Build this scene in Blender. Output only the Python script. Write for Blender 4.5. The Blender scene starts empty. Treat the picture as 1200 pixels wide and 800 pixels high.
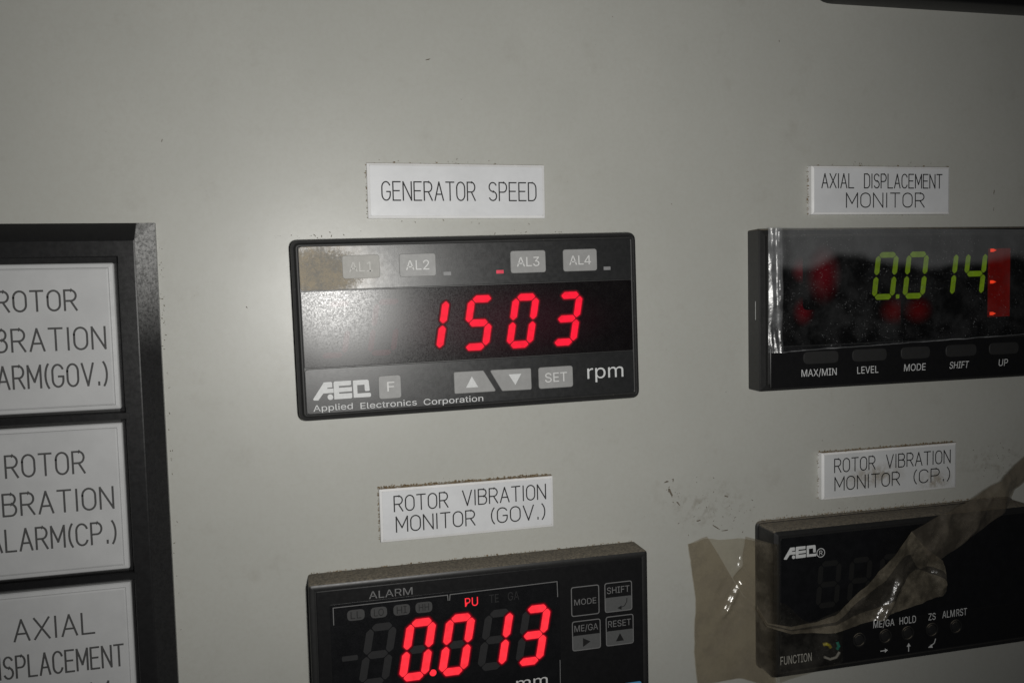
import bpy, bmesh, math, random
from mathutils import Matrix, Vector, noise

# ------------------------------------------------------------------ camera, world, lamp, exposure
MM = 0.001
SC = bpy.context.scene
COL = SC.collection
FPX = 1007.0                                   # focal length in pixels of a 1200 px wide picture
CAM = Vector((-45.19, -238.60, 11.95))         # millimetres; the panel face is the plane y = 0
into = Vector((-250.0, -60.0, FPX)).normalized()          # panel normal seen from the camera
right = Vector((4100.0, -165.0, FPX)); right = (right - into * into.dot(right)).normalized()
up = right.cross(into)
cam = bpy.data.cameras.new('camera')
cam.sensor_width = 36.0
cam.lens = 36.0 * FPX / 1200.0
cam.clip_start = 0.005
cam.clip_end = 20.0
cam_o = bpy.data.objects.new('camera', cam)
COL.objects.link(cam_o)
R = Matrix(((right.x, -right.y, -right.z), (into.x, -into.y, -into.z), (up.x, -up.y, -up.z)))
cam_o.matrix_world = Matrix.Translation(CAM * MM) @ R.to_4x4()
SC.camera = cam_o

W = bpy.data.worlds.new('World')
SC.world = W
W.use_nodes = True
W.node_tree.nodes['Background'].inputs['Color'].default_value = (0.9, 0.93, 1.0, 1)
W.node_tree.nodes['Background'].inputs['Strength'].default_value = 0.014

# the camera's own flash, a small tube beside the lens
fl = bpy.data.lights.new('flash', 'SPOT')
fl.energy = 1.74
fl.color = (1.0, 0.985, 0.95)
fl.shadow_soft_size = 0.006
fl.spot_size = math.radians(113)
fl.spot_blend = 1.0
fl_o = bpy.data.objects.new('flash', fl)
COL.objects.link(fl_o)
FLASH = CAM + Vector((17, 2, -3))
fl_o.location = FLASH * MM
fl_o.rotation_euler = (Vector((4, 0, 22)) - FLASH).to_track_quat('-Z', 'Y').to_euler()

SC.view_settings.view_transform = 'Standard'
SC.view_settings.look = 'None'
SC.view_settings.exposure = 0.0
SC.view_settings.gamma = 1.0

# ------------------------------------------------------------------ materials
def lin(r, g, b):
    f = lambda c: c / 12.92 if c <= 0.04045 else ((c + 0.055) / 1.055) ** 2.4
    return (f(r / 255), f(g / 255), f(b / 255), 1)

class NT:
    """small node helper"""
    def __init__(self, name):
        self.m = bpy.data.materials.new(name)
        self.m.use_nodes = True
        self.t = self.m.node_tree
        self.t.nodes.clear()
        self.out = self.n('ShaderNodeOutputMaterial')
        tc = self.n('ShaderNodeTexCoord')
        mp = self.n('ShaderNodeMapping')
        mp.inputs['Scale'].default_value = (1000, 1000, 1000)   # millimetres
        self.l(tc.outputs['Object'], mp.inputs['Vector'])
        self.mm = mp.outputs['Vector']
    def n(self, kind, **kw):
        x = self.t.nodes.new(kind)
        for k, v in kw.items():
            setattr(x, k, v)
        return x
    def l(self, a, b):
        self.t.links.new(a, b)
    def noise(self, scale, detail=4, rough=0.6, vec=None, w=0):
        x = self.n('ShaderNodeTexNoise')
        x.noise_dimensions = '4D'
        x.inputs['W'].default_value = w
        x.inputs['Scale'].default_value = scale
        x.inputs['Detail'].default_value = detail
        x.inputs['Roughness'].default_value = rough
        self.l(vec or self.mm, x.inputs['Vector'])
        return x.outputs['Fac']
    def ramp(self, fac, p0, p1, v0=0.0, v1=1.0):
        x = self.n('ShaderNodeMapRange')
        x.interpolation_type = 'SMOOTHSTEP'
        for k, v in zip(('From Min', 'From Max', 'To Min', 'To Max'), (p0, p1, v0, v1)):
            x.inputs[k].default_value = v
        self.l(fac, x.inputs['Value'])
        return x.outputs['Result']
    def math(self, op, a, b):
        x = self.n('ShaderNodeMath', operation=op)
        for i, v in enumerate((a, b)):
            if isinstance(v, (int, float)):
                x.inputs[i].default_value = v
            else:
                self.l(v, x.inputs[i])
        return x.outputs[0]
    def mix(self, fac, a, b):
        x = self.n('ShaderNodeMix', data_type='RGBA')
        if isinstance(fac, (int, float)):
            x.inputs[0].default_value = fac
        else:
            self.l(fac, x.inputs[0])
        for i, v in ((6, a), (7, b)):
            if isinstance(v, tuple):
                x.inputs[i].default_value = v if len(v) == 4 else (*v, 1)
            else:
                self.l(v, x.inputs[i])
        return x.outputs[2]
    def spot(self, x, z, rx, rz):
        """1 at (x, z) in the thing's own millimetres, falling to 0 at the ellipse rx, rz"""
        s = self.n('ShaderNodeSeparateXYZ')
        self.l(self.mm, s.inputs[0])
        dx = self.math('DIVIDE', self.math('SUBTRACT', s.outputs['X'], x), rx)
        dz = self.math('DIVIDE', self.math('SUBTRACT', s.outputs['Z'], z), rz)
        d = self.math('SQRT', self.math('ADD', self.math('MULTIPLY', dx, dx), self.math('MULTIPLY', dz, dz)), 0)
        return self.ramp(d, 0.0, 1.0, 1.0, 0.0)
    def upward(self, lo=0.35, hi=0.8):
        g = self.n('ShaderNodeNewGeometry')
        s = self.n('ShaderNodeSeparateXYZ')
        self.l(g.outputs['Normal'], s.inputs[0])
        return self.ramp(s.outputs['Z'], lo, hi)
    def bump(self, h, strength, dist=0.0001):
        x = self.n('ShaderNodeBump')
        x.inputs['Strength'].default_value = strength
        x.inputs['Distance'].default_value = dist
        self.l(h, x.inputs['Height'])
        return x.outputs['Normal']
    def pbsdf(self, col, rough, normal=None, spec=0.5, emit=None, estr=0.0, coat=0.0):
        x = self.n('ShaderNodeBsdfPrincipled')
        for key, v in (('Base Color', col), ('Roughness', rough), ('Specular IOR Level', spec)):
            if isinstance(v, tuple):
                x.inputs[key].default_value = v if len(v) == 4 else (*v, 1)
            elif isinstance(v, (int, float)):
                x.inputs[key].default_value = v
            else:
                self.l(v, x.inputs[key])
        if normal is not None:
            self.l(normal, x.inputs['Normal'])
        if emit:
            x.inputs['Emission Color'].default_value = emit
            x.inputs['Emission Strength'].default_value = estr
        if coat:
            x.inputs['Coat Weight'].default_value = coat
            x.inputs['Coat Roughness'].default_value = 0.12
        return x
    def done(self, sh):
        self.l(sh.outputs[0], self.out.inputs['Surface'])
        return self.m

DUST = (0.17, 0.135, 0.095, 1)

def plastic(name, col, rough=0.4, speck=0.0, dusty_top=False, spec=0.5, grain=0.15, extra=None):
    t = NT(name)
    c = t.mix(t.ramp(t.noise(0.5, 6, 0.7), 0.3, 0.75), col, tuple(min(1, v * 1.15 + 0.001) for v in col[:3]))
    r = t.ramp(t.noise(0.9, 4, w=3), 0.3, 0.7, rough - 0.025, rough + 0.03)
    if speck:
        sp = t.ramp(t.noise(2.6, 3, 0.7, w=7), 0.70 - speck, 0.76 - speck)
        c = t.mix(t.math('MULTIPLY', sp, 0.6), c, (0.22, 0.2, 0.17, 1))
    if extra:
        c, r = extra(t, c, r)
    if dusty_top:
        d = t.math('MULTIPLY', t.upward(), t.ramp(t.noise(0.8, 6, w=2), 0.2, 0.5, 0.55, 1.0))
        dc = t.mix(t.ramp(t.noise(1.7, 5, w=9), 0.35, 0.65), (0.09, 0.08, 0.064, 1), (0.20, 0.172, 0.13, 1))
        c = t.mix(d, c, dc)
        r = t.math('MAXIMUM', r, t.math('MULTIPLY', d, 0.95))
    return t.done(t.pbsdf(c, r, t.bump(t.noise(4, 3), grain, 0.00005), spec))

def print_ink(name, col, rough=0.5):
    t = NT(name)
    c = t.mix(t.ramp(t.noise(1.5, 4), 0.3, 0.7), tuple(v * 0.88 for v in col[:3]), col)
    return t.done(t.pbsdf(c, rough))

def emitter(name, col, strength, base=(0.03, 0.01, 0.01)):
    t = NT(name)
    e = t.pbsdf(base, 0.5, None, 0.1, col, strength)
    v = t.ramp(t.noise(0.55, 2), 0.25, 0.75, strength * 0.82, strength * 1.15)
    t.l(v, e.inputs['Emission Strength'])
    return t.done(e)

def panel_paint():
    t = NT('panel_paint')
    base = t.mix(t.ramp(t.noise(0.02, 5, w=1), 0.3, 0.7), (0.402, 0.405, 0.374, 1), (0.43, 0.432, 0.40, 1))
    base = t.mix(t.ramp(t.noise(0.9, 5, 0.7, w=4), 0.35, 0.72, 0, 0.28), base, (0.36, 0.35, 0.31, 1))
    # fine dirt specks and a few soft grey rubs
    sp = t.ramp(t.noise(1.4, 2, 0.6, w=5), 0.72, 0.77)
    base = t.mix(t.math('MULTIPLY', sp, 0.55), base, (0.16, 0.14, 0.11, 1))
    rub = t.math('MULTIPLY', t.ramp(t.noise(0.09, 6, 0.7, w=8), 0.55, 0.75), 0.3)
    base = t.mix(rub, base, (0.30, 0.285, 0.25, 1))
    dirt = t.math('MAXIMUM', t.spot(180, -51, 22, 9), t.spot(74, -57, 22, 12))
    dirt = t.math('MULTIPLY', dirt, t.ramp(t.noise(0.35, 6, 0.7, w=11), 0.48, 0.66, 0, 0.55))
    base = t.mix(dirt, base, (0.22, 0.20, 0.165, 1))
    rough = t.ramp(t.noise(0.05, 5, w=6), 0.3, 0.7, 0.36, 0.385)
    nrm = t.bump(t.math('ADD', t.noise(0.25, 3, 0.5), t.math('MULTIPLY', t.noise(1.1, 2, 0.5, w=3), 0.25)), 0.09, 0.0002)
    return t.done(t.pbsdf(base, rough, nrm, 0.42))

def speed_dust(t, c, r):
    """tan dust on the upper left corner of the speed display, a greyer patch beside it"""
    m = t.math('MULTIPLY', t.spot(-41, 15, 21, 13), t.ramp(t.noise(1.6, 7, 0.85, w=1), 0.3, 0.62, 0.45, 1))
    m = t.math('MINIMUM', t.math('MULTIPLY', m, 1.35), 0.8)
    c = t.mix(m, c, t.mix(t.ramp(t.noise(0.35, 8, 0.85, w=5), 0.38, 0.6), (0.235, 0.22, 0.19, 1), (0.38, 0.315, 0.215, 1)))
    dk = t.math('MULTIPLY', t.ramp(t.noise(3.4, 3, 0.7, w=17), 0.55, 0.66), t.math('MULTIPLY', m, 0.6))
    c = t.mix(dk, c, (0.05, 0.045, 0.04, 1))
    g = t.math('MULTIPLY', t.spot(-24, 16.5, 26, 11), t.ramp(t.noise(1.3, 5, 0.7, w=13), 0.35, 0.65, 0.15, 0.5))
    c = t.mix(g, c, (0.13, 0.128, 0.12, 1))
    return c, t.math('MAXIMUM', r, t.math('MULTIPLY', m, 0.8))

def smoked_window(name, col, rough=0.22, glare_smear=None, spec=0.5, glow=None):
    t = NT(name)
    c = t.mix(t.ramp(t.noise(0.3, 5), 0.35, 0.7), col, tuple(v * 1.3 + 0.001 for v in col[:3]))
    r = t.ramp(t.noise(2.9, 4, 0.8, w=3), 0.35, 0.65, rough - 0.05, rough + 0.07)
    if glare_smear:
        x, z, rx, rz, k = glare_smear
        m = t.math('MULTIPLY', t.spot(x, z, rx, rz), t.ramp(t.noise(4.5, 6, 0.8, w=2), 0.3, 0.7, 0.6, 1.0))
        c = t.mix(t.math('MULTIPLY', m, k), c, (0.30, 0.30, 0.295, 1))  # grey dust smear with the flash glare painted into its colour
        fl_ = t.ramp(t.noise(3.2, 3, 0.7, w=21), 0.56, 0.68)
        c = t.mix(t.math('MULTIPLY', fl_, 0.55), c, (0.01, 0.01, 0.01, 1))
        r = t.math('ADD', r, t.math('MULTIPLY', m, 0.03))
    sp = t.ramp(t.noise(3.0, 2, 0.6, w=15), 0.75, 0.8)
    c = t.mix(t.math('MULTIPLY', sp, 0.35), c, (0.2, 0.2, 0.2, 1))
    e = t.pbsdf(c, r, t.bump(t.noise(2.5, 4), 0.08, 0.00005), spec)
    if glow:
        e.inputs['Emission Color'].default_value = glow[0]
        e.inputs['Emission Strength'].default_value = glow[1]
        if len(glow) > 2:                       # lamp light scattered inside the tinted window round the lit digits
            t.l(t.math('MULTIPLY', t.spot(*glow[2]), glow[1]), e.inputs['Emission Strength'])
    return t.done(e)

def film(name, tint, haze_col, haze, crease=0.4, speck=0.4, gloss=0.14, streak=False, clear_below=None, thin_right=None, milky_left=None):
    """thin clear plastic: mostly see-through, milky where dusty, glossy all over"""
    t = NT(name)
    tr = t.n('ShaderNodeBsdfTransparent')
    tr.inputs['Color'].default_value = (*tint, 1)
    h = t.ramp(t.noise(0.13, 6, 0.65, w=2), 0.38, 0.68, haze[0], haze[1])
    if clear_below is not None:
        s = t.n('ShaderNodeSeparateXYZ')
        t.l(t.mm, s.inputs[0])
        zz = t.math('ADD', s.outputs['Z'], t.math('MULTIPLY', t.noise(0.05, 2, 0.4, w=5), 12.0))
        band = t.ramp(zz, clear_below, clear_below + 3.5)
        h = t.math('ADD', h, t.math('MULTIPLY', band, 0.2))
    if milky_left is not None:
        s = t.n('ShaderNodeSeparateXYZ')
        t.l(t.mm, s.inputs[0])
        edge = t.math('MULTIPLY', t.ramp(s.outputs['X'], milky_left, milky_left + 0.8, 1.0, 0.0), t.ramp(t.noise(0.12, 5, 0.6, w=31), 0.4, 0.65, 0.05, 0.3))
        h = t.math('ADD', h, edge)
    if thin_right is not None:
        s = t.n('ShaderNodeSeparateXYZ')
        t.l(t.mm, s.inputs[0])
        h = t.math('MULTIPLY', h, t.ramp(s.outputs['X'], thin_right - 1.5, thin_right + 0.5, 1.0, 0.12))
    sp = t.ramp(t.noise(3.0, 2, 0.6, w=6), 0.675, 0.70)
    zone = t.ramp(t.noise(0.06, 3, w=12), 0.4, 0.55)
    h = t.math('MAXIMUM', h, t.math('MULTIPLY', t.math('MULTIPLY', sp, zone), speck))
    df = t.pbsdf(haze_col, 0.6, t.bump(t.noise(0.8, 5, w=3), 0.3, 0.0003))
    mx = t.n('ShaderNodeMixShader')
    t.l(h, mx.inputs[0]); t.l(tr.outputs[0], mx.inputs[1]); t.l(df.outputs[0], mx.inputs[2])
    gl = t.n('ShaderNodeBsdfGlossy')
    gl.inputs['Roughness'].default_value = gloss
    nrm = t.bump(t.noise(0.35, 5, 0.6, w=4), crease, 0.0008)
    t.l(nrm, gl.inputs['Normal'])
    fr = t.n('ShaderNodeFresnel')
    ge = t.n('ShaderNodeNewGeometry')             # a thin sheet reflects alike from both of its sides
    t.l(t.math('ADD', 1.45, t.math('MULTIPLY', ge.outputs['Backfacing'], 1 / 1.45 - 1.45)), fr.inputs['IOR'])
    mx2 = t.n('ShaderNodeMixShader')
    t.l(fr.outputs[0], mx2.inputs[0]); t.l(mx.outputs[0], mx2.inputs[1]); t.l(gl.outputs[0], mx2.inputs[2])
    return t.done(mx2)

def acrylic(name, col, grime=0.0, dusty=True, rough=0.36):
    t = NT(name)
    c = t.mix(t.ramp(t.noise(0.12, 5), 0.3, 0.7), col, tuple(v * 0.92 for v in col[:3]))
    sp = t.ramp(t.noise(1.9, 3, 0.6, w=4), 0.74, 0.79)
    c = t.mix(t.math('MULTIPLY', sp, 0.35), c, (0.3, 0.27, 0.22, 1))
    if grime:
        m = t.math('MULTIPLY', t.math('MAXIMUM', t.spot(-6, -1, 15, 5), t.spot(17, -4.5, 9, 5)),
                   t.ramp(t.noise(0.4, 6, 0.7, w=3), 0.38, 0.6, 0, grime))
        c = t.mix(m, c, (0.27, 0.235, 0.18, 1))
    if dusty:
        d = t.math('MULTIPLY', t.upward(), t.ramp(t.noise(0.8, 6, w=2), 0.25, 0.55, 0.3, 1.0))
        c = t.mix(d, c, (0.22, 0.165, 0.10, 1))
    return t.done(t.pbsdf(c, t.ramp(t.noise(0.6, 4), 0.3, 0.7, rough - 0.06, rough + 0.06), None, 0.45))

def dirt_mat(name, a, b):
    t = NT(name)
    return t.done(t.pbsdf(t.mix(t.ramp(t.noise(2.2, 4), 0.35, 0.65), a, b), 0.95, t.bump(t.noise(5, 4), 0.6, 0.0002), 0.1))

M = {}
M['panel'] = panel_paint()
M['black'] = plastic('black_moulded_plastic', (0.014, 0.014, 0.014, 1), 0.42, 0.02, dusty_top=True)
M['black_face'] = plastic('black_satin_face', (0.0065, 0.0065, 0.007, 1), 0.36, 0.0, spec=0.4, grain=0.04)
M['soft_key'] = plastic('dark_rubber_key', (0.019, 0.019, 0.019, 1), 0.6, 0.0, spec=0.3, grain=0.05)
M['speed_body'] = plastic('dark_grey_plastic', (0.017, 0.017, 0.017, 1), 0.42, 0.03, dusty_top=False)
M['speed_face'] = plastic('dark_grey_membrane', (0.0125, 0.013, 0.0135, 1), 0.33, 0.0, extra=speed_dust)
M['speed_window'] = smoked_window('smoked_red_window', (0.004, 0.003, 0.0035, 1), 0.255, (-34, 2.5, 26, 18, 0.36), spec=0.27, glow=((1.0, 0.02, 0.22, 1), 0.016, (7, 0, 38, 13)))
M['window'] = smoked_window('smoked_window', (0.006, 0.0062, 0.007, 1), 0.25)
M['ax_window'] = smoked_window('black_window', (0.003, 0.003, 0.003, 1), 0.2, spec=0.35)
M['grey_key'] = plastic('grey_key', (0.25, 0.25, 0.246, 1), 0.5, 0.0, grain=0.05)
M['veiled_key'] = plastic('dusty_grey_key', (0.34, 0.335, 0.315, 1), 0.6, 0.05, grain=0.1)
M['key_print'] = print_ink('key_print', (0.62, 0.62, 0.61, 1))
M['veiled_print'] = print_ink('veiled_key_print', (0.45, 0.445, 0.42, 1))  # faded towards the key: dust and flash glare put into the ink colour
M['white_print'] = print_ink('white_print', (0.62, 0.63, 0.63, 1))
M['grey_print'] = print_ink('grey_print', (0.16, 0.16, 0.16, 1))
M['dim_print'] = print_ink('dim_print', (0.05, 0.05, 0.05, 1))
M['dark_key'] = print_ink('dark_key_fill', (0.09, 0.092, 0.092, 1))
M['black_print'] = print_ink('black_print', (0.008, 0.008, 0.008, 1))
M['engraved'] = print_ink('engraved_black', (0.012, 0.012, 0.013, 1), 0.7)
M['lens_engraved'] = print_ink('engraved_grey', (0.06, 0.06, 0.06, 1), 0.7)
M['unlit'] = print_ink('unlit_segment', (0.028, 0.028, 0.029, 1), 0.35)
M['cp_unlit'] = print_ink('unlit_segment_dim', (0.015, 0.015, 0.0145, 1), 0.35)
M['red'] = emitter('red_led', (1.0, 0.003, 0.032, 1), 1.0)
M['red_bright'] = emitter('red_led_bright', (1.0, 0.028, 0.045, 1), 1.08)
M['red_halo'] = emitter('red_glow_outer', (1.0, 0.01, 0.06, 1), 0.035, (0.004, 0.002, 0.003))
M['red_halo2'] = emitter('red_glow_inner', (1.0, 0.008, 0.04, 1), 0.2, (0.004, 0.002, 0.003))
M['red_dot'] = emitter('pink_lit_led', (0.75, 0.07, 0.11, 1), 0.85)
M['red_ghost'] = smoked_window('faint_red_segment', (0.009, 0.003, 0.0045, 1), 0.255, (-34, 2.5, 26, 18, 0.36), spec=0.27, glow=((1.0, 0.01, 0.08, 1), 0.02))
M['green'] = emitter('green_led', (0.185, 0.33, 0.003, 1), 0.33)
for nm, x, z, rx, rz, st, gr in (('glow_a', -35.5, 12.0, 4.1, 4.6, 0.04, 0.04), ('glow_b', -28.0, 10.5, 7.0, 10.3, 0.045, 0.04), ('glow_c', -34.8, -0.5, 4.3, 5.1, 0.04, 0.04), ('glow_d', -3.3, -1.2, 6.2, 5.2, 0.03, 0.01), ('glow_e', 5.5, -1.2, 6.4, 5.2, 0.03, 0.01)):
    M[nm] = smoked_window('red_lamp_behind_film_' + nm[-1], (0.0032, 0.003, 0.003, 1), 0.2, spec=0.35, glow=((1.0, 0.006, gr, 1), st, (x, z, rx, rz)))
M['bar_red'] = emitter('red_bar_led', (1.0, 0.012, 0.004, 1), 0.042, (0.03, 0.004, 0.003))
M['orange'] = emitter('orange_tick', (1.0, 0.05, 0.012, 1), 0.75)
M['led_off'] = print_ink('led_unlit', (0.22, 0.22, 0.225, 1))
M['plate'] = acrylic('white_acrylic', (0.65, 0.66, 0.675, 1))
M['plate_dirty'] = acrylic('white_acrylic_soiled', (0.60, 0.61, 0.615, 1), 0.85)
M['lens'] = acrylic('opal_lens', (0.47, 0.475, 0.478, 1), 0.0, False, 0.5)
M['plate_edge'] = acrylic('bevelled_acrylic', (0.8, 0.8, 0.8, 1), 0.0, True, 0.3)
M['film_clear'] = film('clear_film', (0.93, 0.94, 0.95), (0.42, 0.43, 0.44, 1), (0.0, 0.045), 0.2, 0.95, 0.22, clear_below=18.5, milky_left=-43.5)
M['film_rim'] = film('film_cut_edge', (0.8, 0.8, 0.8), (0.42, 0.43, 0.44, 1), (0.15, 0.5), 0.3, 0.5, 0.25)
M['film_tan'] = film('yellowed_film', (0.90, 0.87, 0.81), (0.33, 0.305, 0.255, 1), (0.05, 0.2), 0.25, 0.3, 0.15, thin_right=-42.6)
M['film_tan_clear'] = film('thin_yellowed_film', (0.86, 0.84, 0.79), (0.25, 0.235, 0.20, 1), (0.015, 0.12), 0.35, 0.6, 0.14)
M['film_crease'] = film('thin_crease_film', (0.85, 0.82, 0.75), (0.22, 0.195, 0.155, 1), (0.08, 0.3), 0.3, 0.5, 0.17)
M['film_layer'] = film('second_film_layer', (0.90, 0.87, 0.82), (0.27, 0.235, 0.18, 1), (0.08, 0.3), 0.25, 0.3, 0.15, thin_right=-43.0)
M['film_grey'] = film('twisted_film', (0.75, 0.70, 0.62), (0.18, 0.155, 0.12, 1), (0.25, 0.55), 0.3, 0.4, 0.16)
M['film_fold'] = film('folded_film', (0.80, 0.76, 0.68), (0.26, 0.225, 0.165, 1), (0.2, 0.6), 0.25, 0.35, 0.14)
M['blue'] = print_ink('blue_sticker', (0.10, 0.33, 0.58, 1), 0.4)
M['dust'] = dirt_mat('brown_dust', (0.13, 0.10, 0.065, 1), (0.28, 0.21, 0.13, 1))
M['fleck'] = dirt_mat('dirt_fleck', (0.10, 0.085, 0.065, 1), (0.20, 0.18, 0.145, 1))
M['grub'] = dirt_mat('grey_rub', (0.25, 0.235, 0.20, 1), (0.31, 0.295, 0.255, 1))
M['yellow_wire'] = print_ink('yellow_insulation', (0.35, 0.30, 0.02, 1), 0.4)
M['teal_wire'] = print_ink('teal_insulation', (0.02, 0.22, 0.17, 1), 0.4)
M['steel'] = plastic('dull_steel', (0.30, 0.30, 0.29, 1), 0.45, 0.0)

# ------------------------------------------------------------------ shape helpers (all in millimetres: x right, z up, h out of the panel)
def area2(p):
    return sum(p[i][0] * p[(i + 1) % len(p)][1] - p[(i + 1) % len(p)][0] * p[i][1] for i in range(len(p)))

def inset(pts, d):
    n = len(pts); out = []
    for i in range(n):
        a, b, c = Vector(pts[i - 1]), Vector(pts[i]), Vector(pts[(i + 1) % n])
        u, v = (b - a).normalized(), (c - b).normalized()
        nu, nv = Vector((-u.y, u.x)), Vector((-v.y, v.x))
        k = (nu + nv)
        k = k / max(0.2, k.dot(nu))
        out.append(tuple(b + k * d))
    return out

def rounded(pts, r, n=5):
    m = len(pts); out = []
    for i in range(m):
        a, b, c = Vector(pts[i - 1]), Vector(pts[i]), Vector(pts[(i + 1) % m])
        u, v = (a - b), (c - b)
        lu, lv = u.length, v.length
        u.normalize(); v.normalize()
        ang = math.acos(max(-1, min(1, u.dot(v))))
        t = min(r / math.tan(ang / 2), lu * 0.49, lv * 0.49)
        p, q = b + u * t, b + v * t
        for k in range(n + 1):                       # quadratic curve is close enough to the arc
            s = k / n
            out.append(tuple(p * (1 - s) ** 2 + b * 2 * s * (1 - s) + q * s * s))
    return out

def rect(x0, x1, z0, z1):
    return [(x0, z0), (x1, z0), (x1, z1), (x0, z1)]

def P(x, z, h):
    return Vector((x, -h, z)) * MM

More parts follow.
